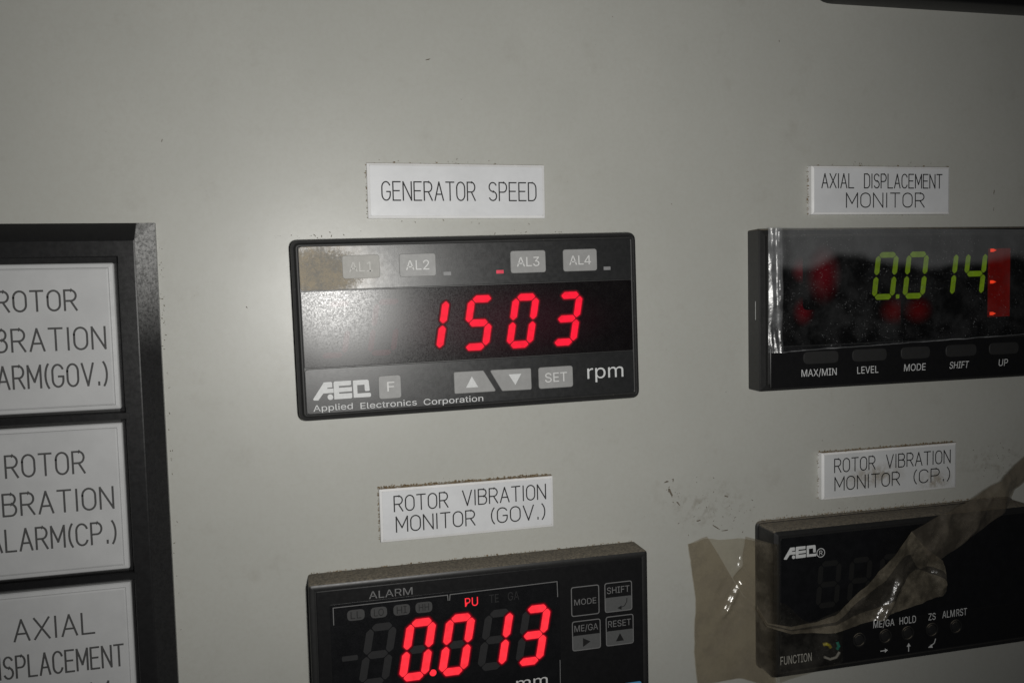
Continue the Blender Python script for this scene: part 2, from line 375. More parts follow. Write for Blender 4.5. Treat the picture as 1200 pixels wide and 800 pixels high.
# plain sans serif letter shapes: advance, outline points in four hundredths of the capital height, faces
FONT = {
 '/': (196, "185,419 56,-60 11,-60 140,419", "2.0.3 2.1.0"),
 '1': (356, "60,0 60,43 307,43 307,0 217,400 217,0 167,0 167,352 165,352 68,281 68,336 156,400", "10.4.11 10.8.4 8.7.4 7.5.4 10.9.8 6.5.7 0.2.1 0.3.2"),
 '2': (356, "50,0 50,37 184,180 198,195 211,209 222,222 231,234 238,246 244,257 248,268 251,280 252,292 251,306 247,318 242,329 234,339 225,347 215,353 203,358 190,360 176,361 161,360 148,357 135,352 125,345 116,336 109,325 104,313 101,299 100,285 52,285 53,308 59,329 68,348 80,365 95,379 112,390 132,399 154,404 177,405 200,404 221,399 241,390 258,379 272,366 284,350 293,332 298,313 300,293 299,278 296,264 292,250 285,235 276,220 264,203 249,185 231,164 210,141 120,48 120,45 306,45 306,0", "38.40.39 38.41.40 37.41.38 37.42.41 36.42.37 36.43.42 35.43.36 35.44.43 34.44.35 34.20.44 20.19.44 19.45.44 33.21.34 21.20.34 18.45.19 33.22.21 17.45.18 33.23.22 16.45.17 33.24.23 16.46.45 32.24.33 15.46.16 32.25.24 14.46.15 32.26.25 14.47.46 13.47.14 31.26.32 31.27.26 12.47.13 12.48.47 31.28.27 30.28.31 11.48.12 30.29.28 11.49.48 10.49.11 9.49.10 9.50.49 8.50.9 8.51.50 7.51.8 7.52.51 6.52.7 6.53.52 5.53.6 4.53.5 4.54.53 3.54.4 3.55.54 2.55.3 2.56.55 1.56.2 1.57.56 1.58.57 1.59.58 1.60.59 1.61.60 0.61.1"),
 '3': (356, "171,-5 148,-4 125,0 104,8 85,18 69,30 55,45 45,62 38,82 34,104 86,104 88,91 93,79 99,68 108,60 118,52 130,47 143,42 157,40 172,39 188,40 203,43 216,48 228,54 239,63 247,73 254,85 258,99 259,114 258,128 254,142 248,154 240,166 229,175 216,184 200,190 180,193 158,195 123,195 123,235 226,352 226,355 55,355 55,400 293,400 293,362 166,219 166,227 194,228 220,225 242,217 262,206 279,192 292,175 301,156 307,136 309,114 307,91 301,71 291,52 278,35 262,21 243,10 221,1 197,-4", "42.44.43 42.45.44 42.41.45 41.40.45 40.46.45 39.47.40 47.46.40 38.47.39 47.49.48 38.49.47 38.50.49 38.51.50 38.37.51 37.52.51 36.52.37 35.52.36 35.53.52 34.53.35 33.53.34 32.53.33 32.54.53 31.54.32 31.55.54 30.55.31 29.55.30 29.56.55 28.56.29 27.56.28 27.57.56 8.10.9 8.11.10 26.57.27 26.58.57 8.12.11 25.58.26 7.12.8 7.13.12 24.58.25 24.59.58 7.14.13 23.59.24 6.14.7 6.15.14 22.59.23 6.16.15 22.60.59 21.60.22 6.17.16 5.17.6 20.60.21 5.18.17 19.60.20 5.19.18 5.60.19 5.61.60 4.61.5 4.62.61 3.62.4 3.63.62 2.63.3 2.64.63 1.64.2 1.0.64"),
 '4': (356, "31,83 31,125 194,400 244,400 85,130 85,128 325,128 325,83 221,0 221,95 221,115 221,250 270,250 270,0", "1.3.2 1.4.3 10.12.11 10.13.12 1.5.4 1.6.5 1.10.6 10.7.6 0.10.1 0.9.10 13.7.10 0.8.9 8.7.0 8.13.7"),
 'A': (377, "13,0 158,400 217,400 364,0 311,0 226,238 220,254 214,272 208,293 200,316 192,344 183,376 193,376 183,344 175,316 167,292 161,271 155,253 150,238 67,0 86,112 86,156 291,156 291,112", "0.11.1 11.2.1 11.12.2 12.3.2 0.21.11 21.13.11 13.10.11 13.10.12 10.22.12 22.3.12 9.22.10 21.14.13 8.22.9 21.15.14 7.22.8 21.16.15 6.22.7 21.17.16 5.22.6 21.18.17 21.20.18 20.19.18 4.23.5 23.22.5 0.20.21 20.22.21 20.23.22 23.3.22 0.19.20 4.3.23"),
 'C': (401, "210,-5 177,-3 146,6 118,20 93,39 72,62 55,91 42,123 34,160 32,200 34,240 42,277 55,309 72,337 93,361 118,380 146,394 177,403 210,405 230,404 249,401 268,397 285,390 301,381 316,370 330,358 342,344 352,329 361,312 367,294 372,274 321,274 317,287 312,299 306,310 299,320 290,329 281,337 271,343 260,349 248,353 236,356 223,358 210,358 187,356 165,350 144,340 126,326 111,308 98,286 89,261 83,232 81,200 83,168 89,139 98,114 111,92 126,74 145,60 165,50 187,44 210,42 223,42 236,44 248,47 260,51 271,57 281,63 290,71 299,80 306,90 312,101 317,113 321,126 372,126 367,106 361,88 352,71 342,56 330,42 316,30 301,19 285,11 268,4 249,-1 230,-4", "17.19.18 17.20.19 16.20.17 16.21.20 16.22.21 15.22.16 15.23.22 15.24.23 14.24.15 14.25.24 13.44.14 44.43.14 43.25.14 42.25.43 42.26.25 41.26.42 13.45.44 40.26.41 39.26.40 13.46.45 38.26.39 38.27.26 37.27.38 13.47.46 12.47.13 36.27.37 35.27.36 35.28.27 12.48.47 34.28.35 34.29.28 33.29.34 11.48.12 11.49.48 32.29.33 32.30.29 31.30.32 11.50.49 10.50.11 10.51.50 9.51.10 9.52.51 8.52.9 8.53.52 8.54.53 7.54.8 7.55.54 72.74.73 72.75.74 6.55.7 6.56.55 71.75.72 71.76.75 70.76.71 6.57.56 5.57.6 69.76.70 69.77.76 68.77.69 5.58.57 68.78.77 67.78.68 66.78.67 4.58.5 4.59.58 65.78.66 65.79.78 64.79.65 4.60.59 63.79.64 62.79.63 4.61.60 61.79.62 61.80.79 4.80.61 3.80.4 3.81.80 2.81.3 2.82.81 2.83.82 1.83.2 1.84.83 1.85.84 0.85.1"),
 'D': (395, "172,0 75,0 75,45 169,45 200,47 227,53 250,63 270,78 286,96 298,117 307,142 312,170 314,201 312,231 307,259 298,283 286,305 270,323 251,337 229,347 203,353 174,355 73,355 73,400 177,400 214,397 248,389 277,376 303,358 324,335 341,308 353,276 360,240 363,201 360,161 353,125 341,93 324,66 302,43 276,24 245,11 211,3 98,400 98,0 47,0 47,400", "44.23.45 23.42.45 44.22.23 42.24.23 43.24.42 43.21.24 21.25.24 21.26.25 21.27.26 21.28.27 21.20.28 20.29.28 44.21.22 44.2.21 2.43.21 19.29.20 18.29.19 17.29.18 17.30.29 16.30.17 16.31.30 15.31.16 14.31.15 14.32.31 13.32.14 13.33.32 12.33.13 11.33.12 11.34.33 10.34.11 10.35.34 9.35.10 9.36.35 8.36.9 7.36.8 7.37.36 6.37.7 6.38.37 5.38.6 4.38.5 3.38.4 44.1.2 43.3.2 43.38.3 43.39.38 43.40.39 43.41.40 43.0.41 1.43.44 43.0.1"),
 'E': (329, "47,0 47,400 293,400 293,355 98,355 98,225 279,225 279,180 98,180 98,45 295,45 295,0", "0.4.1 4.2.1 4.3.2 0.5.4 0.8.5 8.6.5 8.7.6 0.9.8 0.10.9 0.11.10"),
 'F': (322, "47,0 47,400 290,400 290,355 98,355 98,219 272,219 272,174 98,174 98,0", "0.4.1 4.2.1 4.3.2 0.5.4 0.8.5 8.6.5 8.7.6 0.9.8"),
 'G': (409, "211,-5 177,-3 146,6 117,20 92,39 71,63 54,91 42,123 34,160 32,200 34,240 42,277 54,309 71,337 92,361 117,380 145,394 175,403 208,405 229,404 249,401 268,396 285,389 302,380 317,369 331,357 343,343 353,327 362,311 368,293 373,274 321,274 316,287 311,298 304,309 297,319 289,328 280,336 270,343 259,348 248,353 236,356 223,358 209,358 186,356 164,350 144,340 126,326 111,308 98,286 89,261 83,232 81,200 83,168 89,139 98,114 111,92 127,74 145,60 165,50 187,44 211,42 233,43 253,48 271,56 287,67 301,81 312,97 320,116 325,136 326,159 341,157 222,157 222,201 376,201 376,157 373,126 366,97 354,71 339,49 319,30 296,15 270,4 242,-3", "17.19.18 17.20.19 16.20.17 16.21.20 16.22.21 15.22.16 15.23.22 14.23.15 14.24.23 14.25.24 13.44.14 44.43.14 43.25.14 42.25.43 41.25.42 41.26.25 13.45.44 40.26.41 39.26.40 13.46.45 38.26.39 38.27.26 37.27.38 13.47.46 12.47.13 36.27.37 35.27.36 35.28.27 12.48.47 34.28.35 34.29.28 11.48.12 33.29.34 11.49.48 32.29.33 32.30.29 31.30.32 11.50.49 10.50.11 10.51.50 9.51.10 9.52.51 72.74.73 72.70.74 70.75.74 8.52.9 8.53.52 8.54.53 7.54.8 72.69.70 71.75.70 71.76.75 69.71.72 69.76.71 7.55.54 68.76.69 68.77.76 6.55.7 67.77.68 6.56.55 67.78.77 66.78.67 6.57.56 5.57.6 65.78.66 5.58.57 65.79.78 64.79.65 4.58.5 4.59.58 63.79.64 4.60.59 63.80.79 62.80.63 4.61.60 61.80.62 4.80.61 3.80.4 3.81.80 2.81.3 2.82.81 1.82.2 1.83.82 0.83.1"),
 'H': (406, "47,0 47,400 98,400 98,227 308,227 308,400 359,400 359,0 308,0 308,182 98,182 98,0", "0.2.1 0.3.2 4.6.5 4.7.6 0.10.3 10.4.3 10.9.4 9.7.4 0.11.10 8.7.9"),
 'I': (236, "24,0 24,45 93,45 93,355 24,355 24,400 212,400 212,355 144,355 144,45 212,45 212,0", "4.6.5 4.7.6 3.7.4 2.8.3 8.7.3 2.9.8 0.2.1 0.9.2 0.10.9 0.11.10"),
 'L': (309, "47,0 47,400 98,400 98,45 284,45 284,0", "0.2.1 0.3.2 0.4.3 0.5.4"),
 'M': (494, "47,0 47,400 119,400 218,147 220,141 223,133 226,125 229,116 232,106 235,96 239,86 242,76 245,66 248,56 250,47 253,38 242,38 244,47 247,55 250,65 253,75 256,85 259,95 263,105 266,115 269,124 272,133 275,141 277,147 374,400 446,400 446,0 397,0 397,229 397,237 397,247 397,257 397,268 397,279 397,290 397,301 398,313 398,325 398,337 398,348 399,359 403,359 399,347 395,335 391,322 387,309 383,297 379,285 375,274 371,263 368,253 364,244 361,236 358,229 269,0 225,0 134,229 131,236 128,243 125,252 122,262 118,273 114,284 110,296 106,308 101,321 97,333 93,346 88,359 93,359 94,349 94,338 94,327 95,316 95,304 95,292 95,281 95,269 96,258 96,248 96,238 96,229 96,0", "0.73.1 73.2.1 73.74.2 74.3.2 28.45.29 45.30.29 45.46.30 46.31.30 0.72.73 75.3.74 28.44.45 47.31.46 76.3.75 28.48.44 48.43.44 48.43.47 43.31.47 0.76.72 76.71.72 0.77.76 71.3.76 42.31.43 28.49.48 70.3.71 0.78.77 41.31.42 28.50.49 69.3.70 0.79.78 40.31.41 28.51.50 68.3.69 0.80.79 39.31.40 28.52.51 67.3.68 0.81.80 38.31.39 28.53.52 66.3.67 0.82.81 37.31.38 28.54.53 65.3.66 0.83.82 36.31.37 28.55.54 64.3.65 0.84.83 35.31.36 28.56.55 63.3.64 0.85.84 34.31.35 28.57.56 62.3.63 0.86.85 33.31.34 28.58.57 61.3.62 0.87.86 60.3.61 28.59.58 32.31.33 60.4.3 27.59.28 60.5.4 26.59.27 60.6.5 25.59.26 60.7.6 24.59.25 60.8.7 23.59.24 60.9.8 22.59.23 60.10.9 21.59.22 60.11.10 20.59.21 60.12.11 19.59.20 60.18.12 18.13.12 18.13.19 13.59.19 14.59.13 60.17.18 15.59.14 60.16.17 60.15.16 60.59.15"),
 'N': (412, "47,0 47,400 107,400 270,144 274,137 280,128 285,119 291,108 298,96 305,84 312,71 319,57 325,43 318,42 317,57 316,71 315,85 314,99 314,112 314,124 314,135 314,145 314,153 314,400 364,400 364,0 304,0 159,228 153,238 146,249 139,260 132,272 125,285 116,300 107,316 96,335 85,355 94,357 95,337 95,319 96,302 97,286 97,271 98,258 98,246 98,237 98,229 98,0", "0.36.1 36.2.1 36.37.2 37.3.2 22.24.23 22.25.24 38.3.37 0.38.36 38.35.36 0.39.38 35.3.38 34.3.35 0.40.39 33.3.34 0.41.40 32.3.33 0.42.41 31.3.32 30.3.31 0.43.42 29.3.30 0.44.43 28.3.29 0.45.44 27.3.28 0.46.45 0.47.46 26.3.27 21.25.22 20.25.21 26.4.3 26.5.4 19.25.20 26.6.5 18.25.19 26.7.6 17.25.18 26.8.7 16.25.17 26.9.8 15.25.16 26.10.9 14.11.15 11.25.15 26.14.10 14.11.10 12.25.11 26.13.14 13.25.12 26.25.13"),
 'O': (419, "210,-5 177,-3 146,6 118,20 93,39 72,62 55,91 42,123 34,160 32,200 34,240 42,277 55,309 72,337 93,361 118,380 146,394 177,403 210,405 243,403 274,394 302,380 326,361 347,337 365,309 377,277 385,240 388,200 385,160 377,123 365,91 347,62 326,39 302,20 274,6 243,-3 210,42 233,44 255,50 275,60 293,74 308,92 321,113 331,139 336,167 338,200 336,232 331,261 321,287 308,308 293,326 275,340 255,350 233,356 210,358 187,356 165,350 145,340 127,326 111,308 99,286 89,261 83,232 81,200 83,167 89,139 99,113 111,92 127,74 145,60 165,50 187,44", "17.19.18 16.19.17 16.20.19 15.20.16 15.21.20 14.21.15 14.22.21 13.55.14 55.54.14 54.22.14 54.53.22 53.23.22 52.23.53 13.56.55 51.23.52 13.57.56 50.23.51 13.58.57 50.24.23 12.58.13 49.24.50 12.59.58 11.59.12 49.25.24 48.25.49 11.60.59 47.25.48 11.61.60 10.61.11 47.26.25 46.26.47 10.62.61 9.62.10 46.27.26 45.27.46 9.63.62 8.63.9 8.64.63 44.27.45 44.28.27 8.65.64 43.28.44 7.65.8 43.29.28 7.66.65 42.29.43 6.66.7 42.30.29 6.67.66 41.30.42 6.68.67 40.30.41 5.68.6 40.31.30 5.69.68 39.31.40 39.32.31 4.69.5 4.70.69 38.32.39 4.71.70 37.32.38 4.36.71 36.32.37 4.32.36 4.33.32 3.33.4 2.33.3 2.34.33 1.34.2 1.35.34 1.0.35"),
 'P': (350, "47,0 47,400 185,400 214,398 239,393 261,383 280,371 295,356 306,338 315,318 320,296 321,273 320,250 315,229 306,209 295,191 280,176 261,163 239,154 214,148 185,146 86,146 86,191 183,191 202,192 219,195 234,201 245,209 255,219 262,231 267,244 270,258 271,273 270,289 267,303 262,316 255,327 245,337 233,345 219,351 202,354 183,355 98,355 98,0", "0.42.1 42.2.1 42.3.2 42.4.3 42.5.4 42.6.5 42.7.6 42.41.7 41.40.7 40.8.7 0.22.42 22.43.42 39.8.40 38.8.39 37.8.38 37.9.8 36.9.37 35.9.36 35.10.9 34.10.35 33.10.34 33.11.10 32.11.33 31.11.32 31.12.11 30.12.31 30.13.12 29.13.30 28.13.29 28.14.13 27.14.28 26.14.27 26.15.14 25.15.26 24.15.25 23.15.24 23.16.15 0.21.22 43.23.22 43.20.23 20.16.23 20.17.16 20.18.17 20.19.18 0.20.21 0.43.20"),
 'R': (353, "47,0 47,400 186,400 215,398 240,393 262,384 280,372 295,358 307,341 315,321 320,300 322,277 320,254 315,233 307,213 295,197 280,182 262,171 240,162 214,157 186,155 76,155 76,201 184,201 203,202 220,205 234,210 246,217 255,226 262,236 267,248 270,262 271,277 270,292 267,306 262,318 255,329 246,338 234,346 220,351 203,354 183,355 98,355 98,0 278,0 181,180 238,180 336,0", "0.22.1 22.42.1 42.2.1 42.3.2 42.4.3 42.5.4 42.6.5 42.7.6 42.41.7 41.40.7 40.8.7 22.43.42 39.8.40 38.8.39 37.8.38 37.9.8 36.9.37 35.9.36 35.10.9 34.10.35 33.10.34 33.11.10 32.11.33 31.11.32 31.12.11 30.12.31 30.13.12 29.13.30 28.13.29 28.14.13 27.14.28 26.14.27 26.15.14 25.15.26 24.15.25 23.15.24 0.21.22 43.23.22 43.45.23 45.15.23 45.16.15 45.46.16 46.17.16 43.20.45 20.44.45 47.17.46 18.47.17 19.47.18 20.47.19 0.20.21 0.43.20 44.47.20"),
 'S': (351, "176,-7 148,-5 123,-1 100,7 80,18 64,31 50,47 40,65 33,85 30,107 82,107 85,93 90,80 97,69 107,60 118,52 131,46 145,42 160,39 176,39 193,40 210,43 225,47 238,54 250,62 259,72 266,84 270,96 272,110 270,121 267,132 261,141 253,148 244,155 233,161 220,166 207,171 192,175 144,188 114,199 88,212 68,227 53,246 44,268 41,293 43,314 49,334 59,352 72,368 89,381 108,391 130,399 153,404 179,405 204,404 227,399 249,391 267,381 283,368 297,353 306,336 313,317 315,297 265,297 261,316 252,331 238,344 220,353 200,359 177,361 160,360 145,357 132,352 119,346 109,338 101,329 95,319 92,307 90,295 92,283 96,272 103,262 112,254 122,248 133,242 145,238 156,234 167,231 208,220 220,216 232,212 245,207 258,202 270,195 282,187 293,178 302,167 310,155 316,142 320,126 321,109 319,88 313,68 304,50 291,34 274,20 254,8 231,0 205,-5", "52.54.53 51.54.52 51.55.54 50.55.51 50.56.55 49.56.50 49.57.56 48.57.49 48.58.57 48.59.58 47.70.48 70.69.48 69.59.48 68.59.69 47.71.70 67.59.68 47.72.71 66.59.67 66.60.59 46.72.47 46.73.72 46.74.73 65.60.66 46.75.74 65.61.60 45.75.46 64.61.65 45.76.75 45.77.76 64.62.61 63.62.64 44.77.45 44.78.77 44.79.78 43.79.44 43.80.79 43.81.80 42.81.43 42.82.81 42.83.82 42.84.83 41.84.42 41.85.84 41.86.85 41.87.86 41.88.87 40.88.41 40.89.88 40.90.89 40.91.90 39.91.40 39.92.91 39.93.92 38.93.39 38.94.93 37.94.38 37.95.94 37.96.95 36.96.37 35.96.36 35.97.96 34.97.35 33.97.34 33.98.97 32.98.33 31.98.32 31.99.98 30.99.31 29.99.30 29.100.99 28.100.29 27.100.28 27.101.100 8.10.9 8.11.10 26.101.27 8.12.11 26.102.101 7.12.8 25.102.26 7.13.12 24.102.25 7.14.13 24.103.102 6.14.7 23.103.24 6.15.14 22.103.23 6.16.15 22.104.103 21.104.22 5.16.6 5.17.16 20.104.21 5.18.17 19.104.20 5.19.18 5.104.19 5.105.104 4.105.5 4.106.105 3.106.4 3.107.106 2.107.3 2.108.107 1.108.2 1.0.108"),
 'T': (353, "25,355 25,400 328,400 328,355 202,355 202,0 151,0 151,355", "0.2.1 0.3.2 7.3.0 6.4.7 4.3.7 6.5.4"),
 'U': (407, "203,-6 173,-4 146,2 121,12 99,26 81,43 67,63 56,85 49,110 47,136 47,400 98,400 98,140 99,122 103,105 111,89 120,75 133,63 147,53 164,46 183,42 203,41 224,42 243,46 260,53 274,63 286,75 296,89 303,105 307,122 309,140 309,400 359,400 359,136 357,110 351,85 340,63 326,43 307,26 286,12 261,2 234,-4", "9.11.10 9.12.11 30.32.31 30.33.32 9.13.12 29.33.30 8.13.9 29.34.33 8.14.13 28.34.29 7.14.8 28.35.34 27.35.28 7.15.14 7.16.15 26.35.27 6.16.7 26.36.35 6.17.16 25.36.26 6.18.17 24.36.25 5.18.6 24.37.36 5.19.18 23.37.24 5.20.19 22.37.23 22.38.37 4.20.5 4.21.20 21.38.22 4.38.21 3.38.4 3.39.38 2.39.3 2.40.39 1.40.2 1.41.40 0.41.1"),
 'V': (377, "160,0 13,400 66,400 151,162 156,147 162,129 169,108 177,84 185,56 195,24 184,24 194,56 202,84 210,109 217,129 223,147 228,162 310,400 364,400 219,0", "0.2.1 0.3.2 16.18.17 16.19.18 0.4.3 15.19.16 14.19.15 0.5.4 13.19.14 0.6.5 12.19.13 0.7.6 11.19.12 0.8.7 10.9.11 9.19.11 0.9.8 0.19.9"),
 'X': (373, "14,0 171,224 171,186 23,400 82,400 140,315 148,303 154,293 160,284 166,275 171,267 176,259 181,250 186,240 191,230 183,230 188,240 193,250 198,258 203,267 208,275 214,284 220,293 227,303 235,315 294,400 351,400 203,188 203,226 358,0 300,0 230,102 223,112 217,121 211,130 206,138 201,146 196,154 192,162 187,171 181,182 192,182 187,172 182,163 177,154 172,147 167,138 162,130 156,122 150,112 143,102 72,0", "2.4.3 2.5.4 24.26.25 24.27.26 2.6.5 23.27.24 2.7.6 22.27.23 2.8.7 21.27.22 2.9.8 20.27.21 2.1.9 1.10.9 19.28.20 28.27.20 1.11.10 18.28.19 1.12.11 17.28.18 1.13.12 16.28.17 1.15.13 15.14.13 15.28.16 1.28.15 1.29.28 0.40.1 40.41.1 41.29.1 0.39.40 42.29.41 43.38.42 38.29.42 0.43.39 43.38.39 0.44.43 37.29.38 0.45.44 36.29.37 0.46.45 35.29.36 0.47.46 34.29.35 0.48.47 33.29.34 0.49.48 32.29.33 0.50.49 31.29.32 0.51.50 30.29.31"),
 'Z': (345, "33,0 33,37 215,303 223,315 232,327 241,339 250,350 259,362 268,374 274,357 257,357 241,356 224,356 208,355 192,355 175,355 32,355 32,400 312,400 312,363 133,101 124,89 115,76 105,63 96,51 86,38 77,26 71,43 87,43 103,44 120,44 136,45 152,45 168,45 314,45 314,0", "16.18.17 16.8.18 8.19.18 16.7.8 9.19.8 9.20.19 16.11.7 11.6.7 10.20.9 11.6.10 6.20.10 16.12.11 16.13.12 16.14.13 16.15.14 5.20.6 4.20.5 3.20.4 2.20.3 1.20.2 1.21.20 1.22.21 1.23.22 1.24.23 1.27.24 27.28.24 28.25.24 32.34.33 32.35.34 31.35.32 30.35.31 29.35.30 28.35.29 25.35.28 1.26.27 26.35.25 0.26.1 0.35.26"),
 'a': (306, "126,-7 107,-6 90,-2 74,4 60,12 48,22 37,35 30,50 25,66 24,85 25,101 28,115 34,127 41,136 50,145 61,152 73,157 85,162 99,166 112,168 126,171 140,173 157,175 171,177 184,178 194,180 202,182 209,185 213,188 216,194 217,200 217,202 216,214 214,224 210,233 204,241 197,248 189,253 178,257 167,259 154,260 140,259 128,257 117,253 108,249 99,243 92,237 87,230 82,223 79,215 32,229 40,246 50,260 62,272 75,282 89,289 105,295 120,299 136,301 152,302 164,302 175,300 188,298 201,295 213,290 225,283 236,275 245,265 253,252 260,237 263,219 265,198 265,0 217,0 217,41 214,41 210,34 205,27 198,19 190,12 180,6 169,1 156,-3 142,-6 134,36 151,37 166,40 179,46 190,54 200,63 207,73 212,85 216,96 217,108 217,149 214,147 210,145 204,143 197,141 190,140 182,138 174,137 165,136 157,135 150,134 143,133 138,132 127,130 116,128 106,125 96,121 88,116 81,110 76,102 73,93 72,82 73,73 76,64 80,57 86,50 93,45 102,41 112,38 122,36", "58.60.59 58.61.60 57.61.58 57.62.61 56.62.57 56.63.62 55.63.56 55.64.63 55.65.64 54.65.55 54.66.65 53.66.54 53.67.66 52.67.53 52.40.67 40.39.67 39.68.67 51.41.52 41.40.52 51.42.41 38.68.39 51.43.42 37.68.38 51.44.43 36.68.37 36.69.68 51.45.44 35.69.36 50.45.51 50.46.45 34.69.35 34.70.69 50.47.46 33.70.34 50.48.47 49.48.50 32.70.33 32.71.70 31.71.32 30.71.31 29.71.30 29.72.71 28.72.29 27.72.28 26.94.27 94.72.27 25.94.26 24.94.25 23.94.24 22.94.23 21.94.22 20.94.21 19.94.20 18.94.19 17.94.18 16.94.17 15.94.16 14.94.15 14.95.94 93.72.94 14.96.95 14.97.96 13.97.14 13.98.97 13.99.98 13.100.99 13.101.100 13.102.101 12.102.13 12.103.102 12.104.103 12.105.104 12.106.105 12.107.106 12.108.107 12.109.108 11.109.12 11.110.109 11.111.110 11.112.111 10.112.11 10.113.112 92.72.93 10.114.113 9.114.10 91.72.92 9.115.114 8.115.9 90.72.91 8.116.115 89.72.90 8.117.116 7.117.8 7.118.117 88.74.89 74.72.89 7.119.118 87.74.88 7.120.119 6.120.7 86.75.87 75.74.87 6.121.120 6.122.121 86.76.75 73.72.74 85.76.86 6.123.122 84.76.85 6.84.123 6.76.84 5.76.6 5.77.76 5.78.77 4.78.5 4.79.78 4.80.79 3.80.4 3.81.80 2.81.3 2.82.81 1.82.2 1.83.82 0.83.1"),
 'c': (311, "163,-6 137,-4 113,2 92,13 73,27 57,45 44,67 34,91 29,118 27,147 29,177 34,204 44,229 57,250 73,268 92,283 113,294 137,300 163,302 177,302 191,300 204,297 217,292 229,287 240,280 250,272 259,263 267,253 274,242 280,230 284,218 238,206 236,214 232,221 228,227 224,234 218,239 212,244 206,249 198,252 190,255 182,258 173,259 163,259 144,258 128,252 114,244 102,232 93,219 85,203 80,186 77,167 76,147 77,128 80,110 85,92 93,77 102,63 114,52 128,43 144,38 163,37 173,37 182,38 191,41 199,44 206,47 213,52 219,57 224,63 229,70 233,77 237,84 239,92 285,81 281,67 275,55 268,44 260,34 251,25 241,17 230,10 218,4 205,-1 192,-4 178,-6", "17.19.18 17.20.19 16.20.17 16.21.20 16.22.21 15.22.16 15.23.22 15.24.23 14.24.15 14.25.24 14.26.25 13.43.14 43.26.14 43.42.26 42.27.26 13.44.43 41.27.42 13.45.44 40.27.41 39.27.40 39.28.27 13.46.45 38.28.39 12.46.13 37.28.38 36.28.37 12.47.46 36.29.28 35.29.36 34.29.35 12.48.47 34.30.29 11.48.12 33.30.34 32.30.33 11.49.48 32.31.30 10.49.11 10.50.49 10.51.50 9.51.10 9.52.51 8.52.9 8.53.52 8.54.53 7.54.8 7.55.54 7.56.55 72.74.73 6.56.7 71.74.72 71.75.74 70.75.71 6.57.56 69.75.70 69.76.75 5.57.6 5.58.57 68.76.69 67.76.68 67.77.76 66.77.67 5.59.58 65.77.66 4.59.5 65.78.77 64.78.65 4.60.59 63.78.64 62.78.63 4.61.60 61.78.62 4.78.61 4.79.78 3.79.4 3.80.79 3.81.80 2.81.3 2.82.81 2.83.82 1.83.2 1.84.83 1.85.84 0.85.1"),
 'd': (334, "154,-6 130,-4 108,2 88,13 70,27 55,45 43,66 34,91 29,118 27,148 29,178 34,206 43,230 55,251 70,269 88,283 108,294 130,300 154,302 171,301 186,298 199,293 210,287 219,279 226,272 232,264 237,257 241,251 244,251 244,400 292,400 292,0 246,0 246,46 241,46 237,40 232,32 226,25 218,17 209,10 198,3 186,-2 171,-5 161,37 178,38 193,43 207,51 218,62 228,75 235,90 241,108 244,128 245,149 244,170 241,189 236,207 228,222 219,235 207,245 194,253 178,258 161,259 143,258 127,253 114,245 102,234 93,221 85,205 80,188 77,169 76,149 77,128 80,109 85,92 93,76 102,63 114,52 128,43 143,38", "28.30.29 28.31.30 17.19.18 17.20.19 16.20.17 16.21.20 15.21.16 15.22.21 15.23.22 14.23.15 14.24.23 14.25.24 13.61.14 61.25.14 61.26.25 13.62.61 60.26.61 59.26.60 13.63.62 59.27.26 58.27.59 13.64.63 12.64.13 58.28.27 58.57.28 57.56.28 56.55.28 55.54.28 54.31.28 12.65.64 12.66.65 11.66.12 11.67.66 10.67.11 10.68.67 53.31.54 10.69.68 9.69.10 52.31.53 9.70.69 9.71.70 51.31.52 8.71.9 8.72.71 50.31.51 7.72.8 7.73.72 49.31.50 7.74.73 6.74.7 48.31.49 6.75.74 47.33.48 33.31.48 5.75.6 5.76.75 46.33.47 5.77.76 45.34.46 34.33.46 45.35.34 32.31.33 4.77.5 4.78.77 44.35.45 44.36.35 4.43.78 43.36.44 4.36.43 4.37.36 3.37.4 3.38.37 3.39.38 2.39.3 2.40.39 2.41.40 1.41.2 1.42.41 0.42.1"),
 'e': (318, "167,-6 139,-4 114,2 92,13 73,27 57,45 44,67 34,91 29,118 27,147 29,176 34,203 43,228 56,249 72,268 90,283 112,294 135,300 161,302 177,301 193,299 209,294 224,288 238,279 251,268 263,255 273,239 281,222 287,201 291,178 292,152 292,133 59,133 59,174 266,174 243,159 242,178 239,195 234,211 227,225 218,237 206,247 193,254 178,258 161,260 144,258 129,254 115,246 103,237 93,225 86,212 80,197 77,182 75,166 75,140 77,119 81,100 87,83 95,69 106,58 119,48 133,42 149,38 167,36 179,37 189,39 199,41 209,46 217,51 224,57 231,65 236,73 240,83 287,71 281,57 274,43 263,31 251,20 238,11 222,3 205,-2 187,-5", "17.19.18 17.20.19 16.20.17 16.21.20 16.22.21 15.22.16 15.23.22 14.23.15 14.24.23 14.25.24 13.45.14 45.44.14 44.25.14 43.25.44 42.25.43 13.46.45 42.26.25 41.26.42 13.47.46 12.47.13 40.26.41 12.48.47 40.27.26 39.27.40 12.49.48 11.49.12 11.50.49 38.27.39 38.28.27 11.51.50 37.28.38 10.51.11 37.29.28 10.52.51 36.29.37 10.33.52 33.53.52 36.34.29 34.30.29 35.34.36 9.33.10 9.32.33 53.34.33 53.30.34 54.30.53 54.31.30 8.32.9 55.31.54 8.31.32 8.55.31 8.56.55 7.56.8 7.57.56 6.57.7 6.58.57 71.73.72 70.73.71 70.74.73 6.59.58 5.59.6 69.74.70 5.60.59 68.74.69 68.75.74 67.75.68 5.61.60 66.75.67 4.61.5 66.76.75 4.62.61 65.76.66 64.76.65 4.63.62 63.76.64 4.76.63 4.77.76 3.77.4 3.78.77 2.78.3 2.79.78 2.80.79 1.80.2 1.81.80 0.81.1"),
